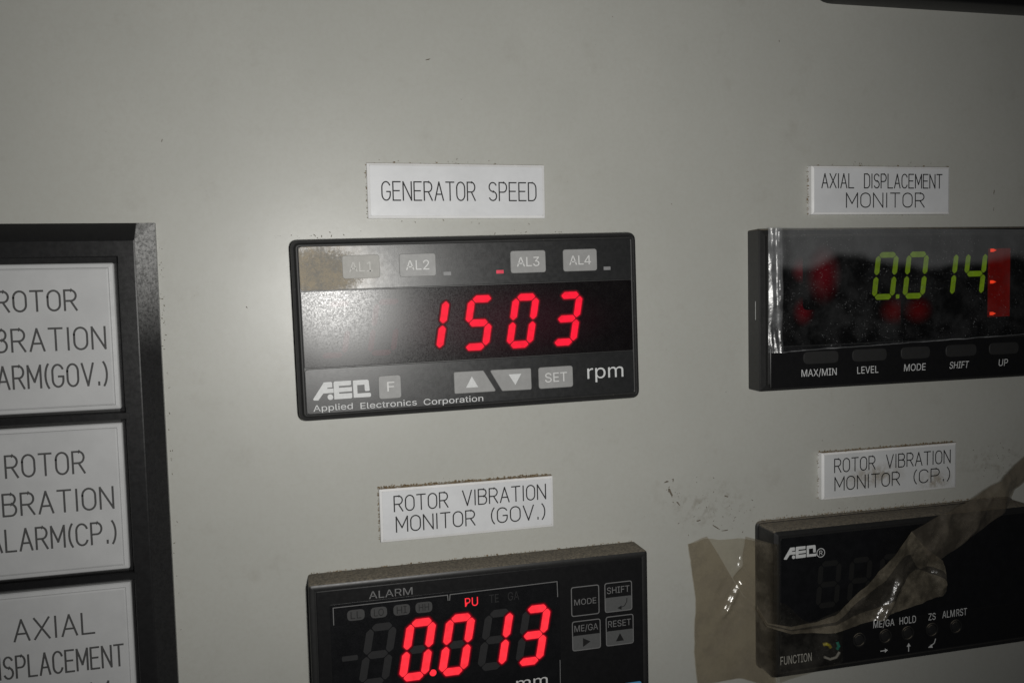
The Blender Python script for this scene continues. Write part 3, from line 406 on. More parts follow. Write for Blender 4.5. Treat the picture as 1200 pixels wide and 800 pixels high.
 'i': (131, "66,348 57,349 49,352 42,357 37,364 34,372 32,380 34,388 37,396 42,403 49,408 57,411 66,412 75,411 83,408 90,403 95,396 98,388 99,380 98,372 95,364 90,357 83,352 75,349 41,0 41,298 89,298 89,0", "24.26.25 24.27.26 11.13.12 10.13.11 10.14.13 9.14.10 9.15.14 8.15.9 8.16.15 7.16.8 7.17.16 6.17.7 6.18.17 5.18.6 5.19.18 4.19.5 4.20.19 3.20.4 3.21.20 2.21.3 2.22.21 1.22.2 1.23.22 0.23.1"),
 'l': (149, "110,-2 88,0 71,6 58,16 49,29 43,46 41,66 41,400 89,400 89,78 90,65 92,56 94,49 99,44 106,42 115,41 119,41 123,41 126,41 129,42 131,42 133,43 142,2 138,1 133,0 127,-1 121,-1 115,-2", "6.8.7 6.9.8 6.10.9 5.10.6 5.11.10 5.12.11 5.13.12 4.13.5 4.14.13 20.22.21 19.22.20 18.22.19 4.15.14 17.22.18 16.22.17 15.22.16 4.22.15 3.22.4 2.22.3 1.22.2 1.23.22 1.24.23 1.25.24 0.25.1 0.26.25 0.27.26"),
 'm': (479, "41,0 41,298 88,298 88,232 85,232 89,247 96,260 104,272 114,282 124,290 135,296 147,300 160,303 172,304 193,301 211,295 226,284 238,269 247,252 252,232 246,232 250,246 257,258 265,270 275,280 287,288 299,295 313,300 328,303 343,304 360,302 376,299 391,292 404,284 416,272 425,258 432,242 436,222 438,201 438,0 390,0 390,199 388,219 382,235 372,246 359,254 345,258 329,260 316,259 305,256 294,251 285,245 278,237 272,228 267,218 265,207 264,194 264,0 216,0 216,204 214,220 208,233 199,245 187,253 173,258 157,260 145,259 134,256 124,252 114,245 106,237 99,227 94,216 90,202 89,187 89,0", "12.14.13 28.30.29 11.14.12 27.30.28 27.31.30 11.15.14 10.15.11 26.31.27 26.32.31 0.2.1 0.4.2 4.3.2 9.15.10 25.32.26 9.16.15 25.33.32 8.16.9 24.33.25 8.17.16 24.34.33 7.17.8 23.34.24 23.35.34 6.17.7 22.47.23 47.35.23 6.65.17 65.18.17 5.66.6 66.65.6 64.18.65 22.48.47 46.35.47 5.67.66 22.49.48 21.49.22 45.35.46 45.36.35 63.18.64 5.68.67 21.50.49 44.36.45 62.18.63 5.69.68 62.19.18 21.51.50 4.69.5 43.36.44 20.51.21 4.70.69 20.52.51 61.19.62 43.37.36 20.53.52 4.71.70 42.37.43 60.20.61 20.19.61 0.72.4 72.71.4 60.53.20 60.54.53 42.38.37 59.54.60 41.38.42 59.55.54 0.73.72 59.56.55 58.56.59 0.74.73 41.39.38 40.39.41 58.57.56 0.75.74"),
 'n': (322, "89,178 89,0 41,0 41,298 88,298 88,226 81,226 91,251 104,270 120,285 137,294 157,300 179,302 198,301 216,297 232,290 246,280 258,268 268,252 275,234 279,213 281,189 281,0 233,0 233,185 231,207 225,225 215,239 201,250 185,257 165,259 151,258 138,255 126,250 116,242 107,233 99,222 94,209 90,195", "11.13.12 11.14.13 10.14.11 2.4.3 2.6.4 6.5.4 10.15.14 9.15.10 9.16.15 8.16.9 8.17.16 7.31.8 31.17.8 31.30.17 30.18.17 29.18.30 7.32.31 28.18.29 7.33.32 28.19.18 6.33.7 27.19.28 6.34.33 6.35.34 26.19.27 26.20.19 6.36.35 2.37.6 37.36.6 25.20.26 25.21.20 2.38.37 24.21.25 2.0.38 24.22.21 23.22.24 2.1.0"),
 'o': (326, "163,-6 137,-4 113,2 92,13 73,27 57,45 44,67 34,91 29,118 27,147 29,177 34,204 44,229 57,250 73,268 92,283 113,294 137,300 163,302 189,300 213,294 235,283 254,268 270,250 283,229 292,204 298,177 300,147 298,118 292,91 283,67 270,45 254,27 235,13 213,2 189,-4 163,37 182,38 198,43 212,52 224,63 234,77 241,92 247,110 250,128 251,147 250,167 247,185 241,203 234,219 224,232 212,244 198,252 182,258 163,259 144,258 128,252 114,244 102,232 93,219 85,203 80,186 77,167 76,147 77,128 80,110 85,92 93,77 102,63 114,52 128,43 144,38", "17.19.18 16.19.17 16.20.19 15.20.16 15.21.20 14.21.15 14.22.21 13.22.14 13.54.22 54.23.22 13.55.54 53.23.54 13.56.55 52.23.53 13.57.56 51.23.52 12.57.13 51.24.23 12.58.57 50.24.51 12.59.58 49.24.50 11.59.12 49.25.24 11.60.59 48.25.49 10.60.11 48.26.25 10.61.60 47.26.48 10.62.61 46.26.47 46.27.26 9.62.10 9.63.62 45.27.46 8.63.9 8.64.63 44.27.45 44.28.27 8.65.64 43.28.44 43.29.28 7.65.8 7.66.65 42.29.43 7.67.66 41.29.42 6.67.7 41.30.29 6.68.67 40.30.41 5.68.6 40.31.30 5.69.68 39.31.40 5.70.69 38.31.39 4.70.5 38.32.31 4.71.70 37.32.38 4.36.71 36.32.37 4.32.36 3.32.4 3.33.32 2.33.3 2.34.33 1.34.2 1.35.34 0.35.1"),
 'p': (334, "41,-112 41,298 88,298 88,251 93,251 97,257 102,264 108,272 115,279 124,287 135,293 147,298 163,301 180,302 204,300 226,294 246,283 264,269 279,251 291,230 300,206 305,178 307,148 305,118 300,91 291,66 279,45 264,27 246,13 226,2 204,-4 180,-6 163,-5 148,-2 136,3 125,10 116,17 108,25 102,32 97,40 93,46 89,46 89,-112 173,37 191,38 206,43 220,52 231,63 241,76 248,92 254,109 257,128 258,149 257,169 254,188 248,205 241,221 232,234 220,245 206,253 191,258 173,259 156,258 140,253 127,245 115,235 106,222 98,207 93,189 90,170 89,149 90,128 93,108 98,90 106,75 116,62 127,51 141,43 156,38", "12.14.13 11.14.12 11.15.14 0.2.1 0.3.2 10.15.11 10.16.15 9.16.10 8.16.9 8.17.16 7.17.8 6.17.7 6.61.17 61.18.17 5.61.6 5.62.61 60.18.61 5.63.62 59.18.60 4.63.5 4.64.63 58.18.59 58.19.18 0.4.3 0.68.4 68.67.4 67.66.4 66.65.4 65.64.4 57.19.58 56.19.57 56.20.19 55.20.56 55.21.20 54.21.55 0.69.68 53.21.54 53.22.21 0.70.69 52.22.53 0.71.70 51.22.52 51.23.22 50.23.51 0.72.71 50.24.23 49.24.50 0.73.72 48.24.49 48.25.24 0.41.73 41.74.73 47.25.48 41.75.74 47.26.25 46.26.47 41.76.75 45.26.46 41.40.76 40.77.76 0.42.41 39.77.40 45.27.26 44.27.45 39.78.77 38.78.39 43.27.44 38.43.78 38.27.43 37.27.38 37.28.27 36.28.37 35.28.36 35.29.28 34.29.35 33.29.34 33.30.29 32.30.33 32.31.30"),
 'r': (204, "41,0 41,298 88,298 88,252 91,252 98,266 107,279 120,289 134,296 150,301 168,303 171,303 176,302 180,302 185,302 188,302 191,302 191,253 189,254 186,254 181,255 175,256 169,256 163,256 149,255 137,252 125,247 115,241 106,233 99,223 94,212 90,200 89,186 89,0", "9.11.10 9.12.11 9.13.12 9.14.13 9.15.14 9.16.15 9.17.16 8.17.9 0.2.1 0.3.2 7.17.8 6.17.7 5.19.6 19.18.6 18.17.6 4.23.5 23.22.5 22.21.5 21.20.5 20.19.5 4.24.23 4.25.24 0.4.3 0.31.4 31.30.4 30.29.4 29.28.4 28.27.4 27.26.4 26.25.4 0.32.31 0.33.32"),
 's': (287, "143,-6 123,-5 105,-2 88,3 73,10 60,19 49,30 39,43 32,57 28,74 74,84 79,69 87,57 98,47 111,41 126,37 143,36 162,37 178,42 192,49 203,58 209,69 211,81 210,91 206,99 200,107 191,113 180,118 167,122 117,134 93,141 72,151 57,164 46,178 39,196 37,215 38,232 43,247 51,261 62,273 75,283 90,291 108,297 127,301 147,302 167,301 184,298 200,293 213,286 225,277 235,267 243,255 250,242 255,228 211,218 206,229 199,239 191,248 179,256 165,260 147,261 131,260 116,256 103,249 93,240 87,230 85,218 87,208 91,199 97,191 107,185 120,180 135,175 180,165 205,157 225,147 241,135 252,120 258,103 260,84 259,67 254,51 246,37 234,24 221,14 204,5 186,-1 165,-5", "43.45.44 43.46.45 42.46.43 42.47.46 41.47.42 41.48.47 40.48.41 40.49.48 39.49.40 39.50.49 38.50.39 38.60.50 60.51.50 38.61.60 59.51.60 37.61.38 37.62.61 58.51.59 37.63.62 57.51.58 57.52.51 37.64.63 56.52.57 36.64.37 56.53.52 36.65.64 55.53.56 35.65.36 35.66.65 54.53.55 35.67.66 34.67.35 34.68.67 34.69.68 33.69.34 33.70.69 33.71.70 33.72.71 32.72.33 32.73.72 32.74.73 31.74.32 31.75.74 30.75.31 30.76.75 29.76.30 29.77.76 28.77.29 27.77.28 27.78.77 26.78.27 25.78.26 24.78.25 24.79.78 23.79.24 22.79.23 9.11.10 22.80.79 21.80.22 8.11.9 20.80.21 8.12.11 20.81.80 19.81.20 7.12.8 7.13.12 19.82.81 18.82.19 7.14.13 6.14.7 17.82.18 6.15.14 16.82.17 16.83.82 6.16.15 6.83.16 5.83.6 5.84.83 4.84.5 4.85.84 3.85.4 3.86.85 2.86.3 2.87.86 1.87.2 1.0.87"),
 't': (179, "160,298 160,257 5,257 5,298 51,370 99,370 99,77 100,65 103,55 107,48 113,43 122,40 134,39 137,39 141,40 146,40 150,41 155,41 159,42 168,1 162,0 157,-1 151,-2 145,-3 138,-3 132,-3 109,-1 89,6 72,17 60,32 53,51 51,73", "31.5.4 31.6.5 2.0.3 2.1.0 31.7.6 30.7.31 30.8.7 30.9.8 29.9.30 29.10.9 29.11.10 17.19.18 16.19.17 15.19.16 29.12.11 14.19.15 13.19.14 12.19.13 29.19.12 28.19.29 27.19.28 26.19.27 26.20.19 26.21.20 25.21.26 25.22.21 25.23.22 25.24.23"),
}
FONT['4'] = (330, '200,0 250,0 250,400 200,400 10,90 200,90 200,135 62,135 10,135 200,325 250,90 305,90 305,135 250,135', '0.1.2.3 4.5.6.7.8 8.7.9.3 10.11.12.13')
FONT = {c: (a, [tuple(map(int, p.split(','))) for p in v.split()], [tuple(map(int, q.split('.'))) for q in f.split()]) for c, (a, v, f) in FONT.items()}

class MB:
    def __init__(self):
        self.bm = bmesh.new()
        self.lift = 0.0
        self.flat = []
    def face(self, pts3):
        try:
            return self.bm.faces.new([self.bm.verts.new(P(*p)) for p in pts3])
        except ValueError:
            return None
    def poly(self, pts, h):
        if area2(pts) < 0:
            pts = pts[::-1]
        self.face([(x, z, h) for x, z in pts])
        return self
    def solid(self, pts, r, profile, n=5, cap=True, back=False):
        """rounded outline swept through (inset, h) steps, closed by a front face"""
        rings = []
        for d, h in profile:
            o = inset(pts, d) if d else list(pts)
            o = rounded(o, max(r - d, 0.03), n)
            rings.append([self.bm.verts.new(P(x, z, h)) for x, z in o])
        m = len(rings[0])
        for a, b in zip(rings, rings[1:]):
            for j in range(m):
                self.bm.faces.new((a[j], a[(j + 1) % m], b[(j + 1) % m], b[j]))
        for f in self.bm.faces: f.smooth = True
        for f in self.flat: f.smooth = False
        if cap:
            f = self.bm.faces.new(rings[-1]); f.smooth = False
            self.flat.append(f)
        if back:
            self.bm.faces.new(rings[0][::-1])
        return self
    def ribbon(self, pts, w, h, closed=False):
        pts = [Vector(p) for p in pts]
        L, Rr = [], []
        n = len(pts)
        for i in range(n):
            if closed:
                a, c = pts[i - 1], pts[(i + 1) % n]
                u, v = (pts[i] - a).normalized(), (c - pts[i]).normalized()
            else:
                u = (pts[i] - pts[i - 1]).normalized() if i else (pts[1] - pts[0]).normalized()
                v = (pts[i + 1] - pts[i]).normalized() if i < n - 1 else u
            nu, nv = Vector((-u.y, u.x)), Vector((-v.y, v.x))
            k = nu + nv
            k = k / max(0.45, k.dot(nu)) if k.length > 1e-6 else nu
            p = pts[i].copy()
            if not closed and i == 0: p = p - u * w * 0.4
            if not closed and i == n - 1: p = p + u * w * 0.4
            L.append(self.bm.verts.new(P(*(p + k * w / 2), h)))
            Rr.append(self.bm.verts.new(P(*(p - k * w / 2), h)))
        for i in range(n if closed else n - 1):
            j = (i + 1) % n
            self.bm.faces.new((Rr[i], Rr[j], L[j], L[i]))
        return self
    def disc(self, x, z, r, h, n=20):
        return self.poly([(x + r * math.cos(2 * math.pi * i / n), z + r * math.sin(2 * math.pi * i / n)) for i in range(n)], h)
    def text(self, t, x0, x1, base, cap, h, slant=0.0, track=0.0):
        """printed sans serif lettering fitted between x0 and x1"""
        pen = 0.0; parts = []
        for c in t:
            adv, v, f = FONT[c]
            parts.append([(pen + a, b) for a, b in v]); pen += adv + track
        xs = [a for p in parts for a, _ in p]
        k = (x1 - x0) / (max(xs) - min(xs)); mx = min(xs)
        for c, p in zip(t, parts):
            vs = [self.bm.verts.new(P(x0 + (a - mx) * k + slant * b * cap / 400, base + b * cap / 400, h)) for a, b in p]
            for q in FONT[c][2]:
                try: self.bm.faces.new([vs[n] for n in q])
                except ValueError: pass
        return self
    def strokes(self, s, x0, x1, base, cap, h, w, gap=1.25):
        """single line engraved capitals fitted between x0 and x1"""
        tot = sum(GL[c][0] for c in s) + gap * (len(s) - 1)
        k = (x1 - x0) / tot; x = x0
        for c in s:
            gw, lines = GL[c]
            for ln in lines:
                run = [Vector((x + a * k, base + b * cap / 6.0)) for a, b in ln]
                piece = [run[0]]
                for i in range(1, len(run)):
                    piece.append(run[i])
                    last = i == len(run) - 1
                    if last or (run[i] - run[i - 1]).angle(run[i + 1] - run[i], 0) > 0.9:
                        self.lift += 0.0012
                        self.ribbon(piece, w, h + self.lift)
                        piece = [run[i]]
            x += (gw + gap) * k
        return self
    def build(self, name, mat, parent=None, angle=32, smooth=True):
        me = bpy.data.meshes.new(name)
        self.bm.faces.index_update()
        flats = [False] * len(self.bm.faces)
        for f in self.flat: flats[f.index] = True
        self.bm.to_mesh(me)
        self.bm.free()
        me.materials.append(mat)
        if smooth:
            me.set_sharp_from_angle(angle=math.radians(angle))
            for p, flat in zip(me.polygons, flats): p.use_smooth = not flat
        o = bpy.data.objects.new(name, me)
        COL.objects.link(o)
        if parent: o.parent = parent
        return o

def arc(cx, cz, rx, rz, a0, a1, n=10):
    return [(cx + rx * math.cos(math.radians(a0 + (a1 - a0) * i / n)), cz + rz * math.sin(math.radians(a0 + (a1 - a0) * i / n))) for i in range(n + 1)]

O_ = arc(1.9, 4.1, 1.9, 1.9, 180, 0) + arc(1.9, 1.9, 1.9, 1.9, 0, -180)
GL = {  # width, strokes on a six unit high grid
    'A': (4, [[(0, 0), (2, 6), (4, 0)], [(0.7, 2), (3.3, 2)]]),
    'B': (3.7, [[(0, 0), (0, 6), (2.2, 6)] + arc(2.2, 4.6, 1.3, 1.4, 90, -90) + [(0, 3.2)], [(2.2, 3.2)] + arc(2.2, 1.6, 1.5, 1.6, 90, -90) + [(0, 0)]]),
    'C': (3.7, [arc(1.9, 4.1, 1.9, 1.9, 20, 180) + arc(1.9, 1.9, 1.9, 1.9, 180, 340)]),
    'D': (3.7, [[(0, 0), (0, 6), (1.8, 6)] + arc(1.8, 4.1, 1.9, 1.9, 90, 0) + arc(1.8, 1.9, 1.9, 1.9, 0, -90) + [(0, 0)]]),
    'E': (3.4, [[(3.4, 6), (0, 6), (0, 0), (3.4, 0)], [(0, 3.1), (2.9, 3.1)]]),
    'G': (3.8, [arc(1.9, 4.1, 1.9, 1.9, 25, 180) + arc(1.9, 1.9, 1.9, 1.9, 180, 360) + [(3.8, 2.8), (2.2, 2.8)]]),
    'I': (0.5, [[(0.25, 0), (0.25, 6)]]),
    'L': (3.3, [[(0, 6), (0, 0), (3.3, 0)]]),
    'M': (4.4, [[(0, 0), (0, 6), (2.2, 1.6), (4.4, 6), (4.4, 0)]]),
    'N': (3.8, [[(0, 0), (0, 6), (3.8, 0), (3.8, 6)]]),
    'O': (3.8, [O_ + [(0, 4.1)]]),
    'P': (3.6, [[(0, 0), (0, 6), (2.0, 6)] + arc(2.0, 4.4, 1.6, 1.6, 90, -90) + [(0, 2.8)]]),
    'R': (3.7, [[(0, 0), (0, 6), (2.0, 6)] + arc(2.0, 4.4, 1.6, 1.6, 90, -90) + [(0, 2.8)], [(1.9, 2.8), (3.7, 0)]]),
    'S': (3.6, [arc(1.8, 4.5, 1.75, 1.5, 25, 270) + arc(1.8, 1.5, 1.8, 1.5, 90, -155)]),
    'T': (3.8, [[(0, 6), (3.8, 6)], [(1.9, 6), (1.9, 0)]]),
    'V': (4, [[(0, 6), (2, 0), (4, 6)]]),
    'X': (4, [[(0, 0), (4, 6)], [(0, 6), (4, 0)]]),
    '(': (1.2, [arc(3.2, 3, 3.0, 4.2, 130, 230)]),
    ')': (1.2, [arc(-2.0, 3, 3.0, 4.2, 50, -50)]),
    '.': (0.9, [[(0.45, 0.05), (0.45, 0.75)]]),
    ' ': (2.2, []),
}

def segments(x, z, w, ht, t, slant, gap):
    """the seven bars of a digit as outlines, a..g"""
    m = ht / 2.0
    g = gap
    c = t * 0.5
    def H(zc, lo, hi):                      # horizontal bar, chamfered ends
        return [(lo + g, zc), (lo + g + c, zc - c), (hi - g - c, zc - c), (hi - g, zc), (hi - g - c, zc + c), (lo + g + c, zc + c)]
    def V(xc, lo, hi):
        return [(xc, lo + g), (xc + c, lo + g + c), (xc + c, hi - g - c), (xc, hi - g), (xc - c, hi - g - c), (xc - c, lo + g + c)]
    l, r, b, tp = c, w - c, c, ht - c
    raw = {'a': H(tp, l, r), 'd': H(b, l, r), 'g': H(m, l, r), 'f': V(l, m, tp), 'b': V(r, m, tp), 'e': V(l, b, m), 'c': V(r, b, m)}
    k = math.tan(math.radians(slant))
    return {s: rounded([(x + p + k * q, z + q) for p, q in v], t * 0.22, 2) for s, v in raw.items()}

DIG = {'0': 'abcdef', '1': 'bc', '3': 'abcdg', '4': 'bcfg', '5': 'acdfg', '8': 'abcdefg'}

def digit(ch, geo, h, lit, parent, off=None, halo=None):
    sg = segments(*geo)
    a = MB()
    for s in DIG[ch]: a.poly(sg[s], h)
    nf = len(a.bm.faces)
    if halo:                                        # the tinted window glows a little round each lit bar
        for i, (d, dh) in enumerate(((-0.62, -0.016), (-0.3, -0.008))):
            for s in DIG[ch]: a.poly(inset(sg[s], d), h + dh + 0.0006 * 'abcdefg'.index(s))
    o = a.build('digit', lit, parent, smooth=False)
    if halo:
        k = len(DIG[ch])
        for m in halo: o.data.materials.append(m)
        for i, p in enumerate(o.data.polygons):
            if i >= nf: p.material_index = 1 if i < nf + k else 2
    if off:
        h = h - 0.03
        b = MB()
        rest = [s for s in 'abcdefg' if s not in DIG[ch]]
        for s in rest: b.poly(sg[s], h)
        if rest: b.build('unlit_segments', off, parent, smooth=False)
        else: b.bm.free()
    return o

def thing(name, label, cat, x=0, z=0, rot=0.0, group=None):
    o = bpy.data.objects.new(name, None)
    o.empty_display_size = 0.01
    COL.objects.link(o)
    o.location = P(x, z, 0)
    o.rotation_euler = (0, -math.radians(rot), 0)
    o['label'] = label; o['category'] = cat
    if group: o['group'] = group
    return o

def key(pts, r, h0, hgt, mat, parent, name='push_button'):
    return MB().solid(pts, r, [(0, h0), (0, h0 + hgt - 0.12), (0.12, h0 + hgt)], 4).build(name, mat, parent)

# ------------------------------------------------------------------ the panel face
b = MB()
b.face([(-420, -380, 0), (520, -380, 0), (520, 400, 0), (-420, 400, 0)])
panel = b.build('panel_face', M['panel'], smooth=False)
panel['kind'] = 'structure'

# ------------------------------------------------------------------ alarm annunciator on the left
an = thing('alarm_annunciator', 'black framed stack of white alarm windows at the left edge of the panel', 'alarm panel', -108, -31)
AX0, AX1, AZ0, AZ1 = -28.5, 27.7, -81.5, 61.0        # outer edge of the frame
b = MB()
prof = [(0, 0), (0, 1.6), (0.5, 2.1), (4.4, 5.6), (4.7, 5.7), (8.4, 5.7), (8.6, 5.5), (8.6, 3.6), (10.2, 3.4)]
ring = []
for d, h in prof:
    o = inset(rect(AX0, AX1, AZ0, AZ1), d)
    ring.append([b.bm.verts.new(P(x, z, h)) for x, z in o])
for a, c in zip(ring, ring[1:]):
    for j in range(4):
        b.bm.faces.new((a[j], a[(j + 1) % 4], c[(j + 1) % 4], c[j]))
def chamfer_glint(t, c, r):
    """flash glint painted as pale speckle on the right hand chamfer"""
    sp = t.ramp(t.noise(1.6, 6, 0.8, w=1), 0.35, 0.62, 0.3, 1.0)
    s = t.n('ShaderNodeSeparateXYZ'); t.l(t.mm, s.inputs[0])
    m = t.math('MULTIPLY', t.ramp(s.outputs['X'], 23.2, 23.5), t.ramp(s.outputs['Z'], 26, 58, 0.03, 1.0))  # glint put into the chamfer colour, strongest towards the top
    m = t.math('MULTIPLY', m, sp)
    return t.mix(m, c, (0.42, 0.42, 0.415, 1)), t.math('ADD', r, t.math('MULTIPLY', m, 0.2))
M['frame'] = plastic('black_frame_plastic', (0.0105, 0.0105, 0.011, 1), 0.3, 0.0, extra=chamfer_glint)
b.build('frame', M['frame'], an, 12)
back = MB().poly(rect(AX0 + 10, AX1 - 10, AZ0 + 10, AZ1 - 10), 3.4).build('back_plate', M['black'], an, smooth=False)
wins = [  # top, bottom of each lens, then lines of lettering (text, right end, width, baseline, height) in panel millimetres
    (19.9, -16.9, [('ROTOR', -116.6, -98.8, 8.4, 4.9), ('VIBRATION', -123.6, -92.7, -1.4, 5.4), ('ALARM(GOV.)', -124.0, -92.6, -10.5, 5.5)]),
    (-20.4, -58.1, [('ROTOR', -116.9, -99.1, -32.4, 5.4), ('VIBRATION', -123.8, -92.9, -41.9, 5.4), ('ALARM(CP.)', -121.5, -92.6, -50.8, 5.4)]),
    (-61.6, -99.0, [('AXIAL', -117.3, -99.0, -73.6, 5.3), ('DISPLACEMENT', -124.0, -92.5, -82.9, 5.5), ('ALARM', -119.8, -96.4, -92.0, 5.4)]),
]
for i, (t_, b_, rows) in enumerate(wins):
    zt, zb = t_ + 31, b_ + 31
    lens = MB().solid(rect(-18.0, 18.0, zb, zt), 0.5, [(0, 3.4), (0, 4.6), (0.25, 4.9), (1.1, 5.0), (1.25, 5.35), (1.6, 5.5)], 3).build('alarm_window', M['lens'], an)
    tx = MB()
    for s, x0, x1, base, cap in rows:
        tx.strokes(s, x0 + 108, x1 + 108, base + 31, cap, 5.53, 0.5, 1.5)
    tx.build('lettering', M['lens_engraved'], lens, smooth=False)
for z in (-18.65 + 31, -59.85 + 31):
    MB().solid(rect(-18.6, 20.2, z - 1.0, z + 1.0), 0.2, [(0, 3.45), (0, 5.4), (0.25, 5.75)], 2).build('divider_bar', M['black_face'], an)

# ------------------------------------------------------------------ engraved nameplates
def crumbs(mb, rnd, x0, x1, z, h0, h1, n, zs=0.35, smin=0.12, smax=0.4):
    """grains of dust lying along an upper edge"""
    for _ in range(n):
        x, h = rnd.uniform(x0, x1), rnd.uniform(h0, h1)
        s = rnd.uniform(smin, smax) * (1.6 if rnd.random() < 0.06 else 1)
        zc = z + rnd.uniform(-0.05, zs)
        k = 5
        ring = [(x + s * rnd.uniform(.6, 1.2) * math.cos(2 * math.pi * j / k), zc + s * .6 * rnd.uniform(.6, 1.2) * math.sin(2 * math.pi * j / k)) for j in range(k)]
        top = mb.bm.verts.new(P(x, zc, h + s * 0.5))
        vs = [mb.bm.verts.new(P(a, c, h)) for a, c in ring]
        for j in range(k):
            mb.bm.faces.new((vs[j], vs[(j + 1) % k], top))

def nameplate(label, x, z, rows, rot=0.0, mat='plate', th=2.2, dust=(0, 0, 0), seed=1):
    t = thing('nameplate', label, 'nameplate', x, z, rot, 'engraved white nameplates')
    MB().solid(rect(-24.25, 24.25, -6.75, 6.75), 0.25, [(0, th - 0.3), (0, th)], 2).build('plate', M[mat], t, 20)
    MB().solid(rect(-25, 25, -7.5, 7.5), 0.25, [(0, 0), (0, th - 0.5), (0.1, th - 0.35), (0.74, th - 0.01), (0.76, th - 0.2)], 2, cap=False).build('bevelled_edge', M['plate_edge'], t, 20)
    tx = MB()
    for s, x0, x1, base, cap in rows:
        tx.strokes(s, x0 - 25, x1 - 25, base, cap, th + 0.02, 0.36, 1.3)
    tx.build('lettering', M['engraved'], t, smooth=False)
    rnd = random.Random(seed)
    d = MB()
    nt, nl, nb = dust
    crumbs(d, rnd, -25, 25, 7.45, 0.1, th * 0.9, nt, 0.45)
    for _ in range(nl):
        crumbs(d, rnd, -25.3, -25.0, rnd.uniform(-7.4, 7.4), 0.05, 0.8, 1, 0.1, 0.1, 0.28)
    for _ in range(nb):
        crumbs(d, rnd, rnd.uniform(-25, 25), rnd.uniform(-25, 25), rnd.choice((-7.7, 7.7)), 0.02, 0.1, 1, 0.2, 0.07, 0.2)
    o = d.build('dust', M['dust'], t, smooth=False); o['kind'] = 'stuff'
    return t

nameplate('white nameplate engraved GENERATOR SPEED above the large red speed display', -1.1, 38.3,
          [('GENERATOR', 3.9, 29.7, -2.6, 5.0), ('SPEED', 33.7, 47.3, -2.6, 5.0)], -0.2, th=1.6, dust=(8, 34, 2), seed=3)
nameplate('white nameplate engraved AXIAL DISPLACEMENT MONITOR above the film covered green display', 134.0, 38.8,
          [('AXIAL', 3.4, 14.6, 0.7, 4.3), ('DISPLACEMENT', 18.4, 46.8, 0.7, 4.3), ('MONITOR', 12.0, 40.2, -5.3, 4.4)], 0.0, th=2.4, dust=(12, 90, 2), seed=5)
nameplate('white nameplate engraved ROTOR VIBRATION MONITOR (GOV.) with brown dust along its top edge', -0.8, -50.85,
          [('ROTOR', 4.0, 19.0, 1.0, 4.25), ('VIBRATION', 23.3, 47.6, 1.0, 4.25), ('MONITOR', 4.4, 26.6, -4.8, 4.25), ('(GOV.)', 31.3, 47.4, -4.8, 4.25)],
          0.0, th=2.6, dust=(300, 60, 8), seed=7)
nameplate('white nameplate engraved ROTOR VIBRATION MONITOR (CP.) smeared with brown grime', 137.5, -50.55,
          [('ROTOR', 4.4, 19.1, 1.0, 4.25), ('VIBRATION', 23.3, 47.4, 1.0, 4.25), ('MONITOR', 4.5, 28.2, -4.8, 4.25), ('(CP.)', 33.4, 47.4, -4.8, 4.25)],
          0.0, 'plate_dirty', 2.4, dust=(160, 30, 10), seed=9)

# ------------------------------------------------------------------ maker's mark
def logo(mb, x0, x1, z0, z1, h):
    """slanted A with a round foot, an E and an open Q, drawn from its printed outline"""
    def q(px, py):
        y = py + 0.0495 * (px - 230)
        return (x0 + (px - 230) / 575.0 * (x1 - x0), z1 - (y - 240.0) / 180.0 * (z1 - z0))
    A = [(232, 402), (240, 412), (282, 414), (335, 345), (436, 340), (436, 298), (372, 300), (380, 288), (425, 285), (425, 240), (416, 232), (345, 236)]
    E = [(440, 405), (440, 240), (450, 228), (612, 221), (612, 258), (604, 266), (490, 273), (490, 292), (618, 284), (618, 326), (490, 335), (490, 350),
         (618, 344), (618, 386), (608, 396)]
    Q = [(632, 392), (632, 226), (640, 220), (775, 213), (788, 222), (795, 318), (788, 326), (752, 327), (746, 318), (745, 262), (672, 267), (672, 350),
         (795, 344), (806, 352), (806, 374), (797, 385)]
    for p in (A, E, Q):
        mb.poly([q(*v) for v in p], h)
    mb.poly([q(402 + 28 * math.cos(a * math.pi / 8), 382 + 28 * math.sin(a * math.pi / 8)) for a in range(16)], h)
    return mb

# ------------------------------------------------------------------ generator speed meter
g = thing('speed_meter', 'wide dark grey panel meter showing 1503 rpm in red digits, dusty upper left corner', 'panel meter', 1.4, 1.75, 0.7, 'digital panel meters')
GH = 7.0
MB().solid(rect(-48.1, 48.3, -23.95, 23.9), 2.4, [(0, 0), (0, 5.6), (0.25, 6.15), (0.8, 6.3), (1.05, 6.1), (1.15, 6.55), (1.45, 6.95), (1.8, 7.0), (2.05, 6.85)], 6).build('housing', M['speed_body'], g)
MB().solid(rect(-46.0, 46.2, 10.55, 22.0), 0.9, [(0, 6.75), (0, 7.02), (0.1, 7.08)], 4).build('upper_strip', M['speed_face'], g)
MB().solid(rect(-46.0, 46.2, -22.0, -10.1), 0.9, [(0, 6.75), (0, 7.02), (0.1, 7.08)], 4).build('lower_strip', M['speed_face'], g)
win = MB().solid(rect(-46.0, 46.2, -9.85, 10.3), 0.3, [(0, 6.75), (0, 6.97), (0.1, 7.02)], 2).build('display_window', M['speed_window'], g)
for ch, x in zip('1503', (-16.9, -4.1, 8.5, 21.3)):
    digit(ch, (x, -7.45, 7.6, 15.0, 1.9, 10.5, 0.18), 7.06, M['red'], win, None, (M['red_halo'], M['red_halo2']))
for x in (-42.6, -29.7):                                    # unlit places that leak a trace of red
    b = MB()
    sg = segments(x, -7.45, 7.6, 15.0, 1.5, 10.5, 0.3)
    for s in ('adefc' if x > -35 else 'adc'): b.poly(sg[s], 7.024)
    b.build('unlit_digit', M['red_ghost'], win, smooth=False)
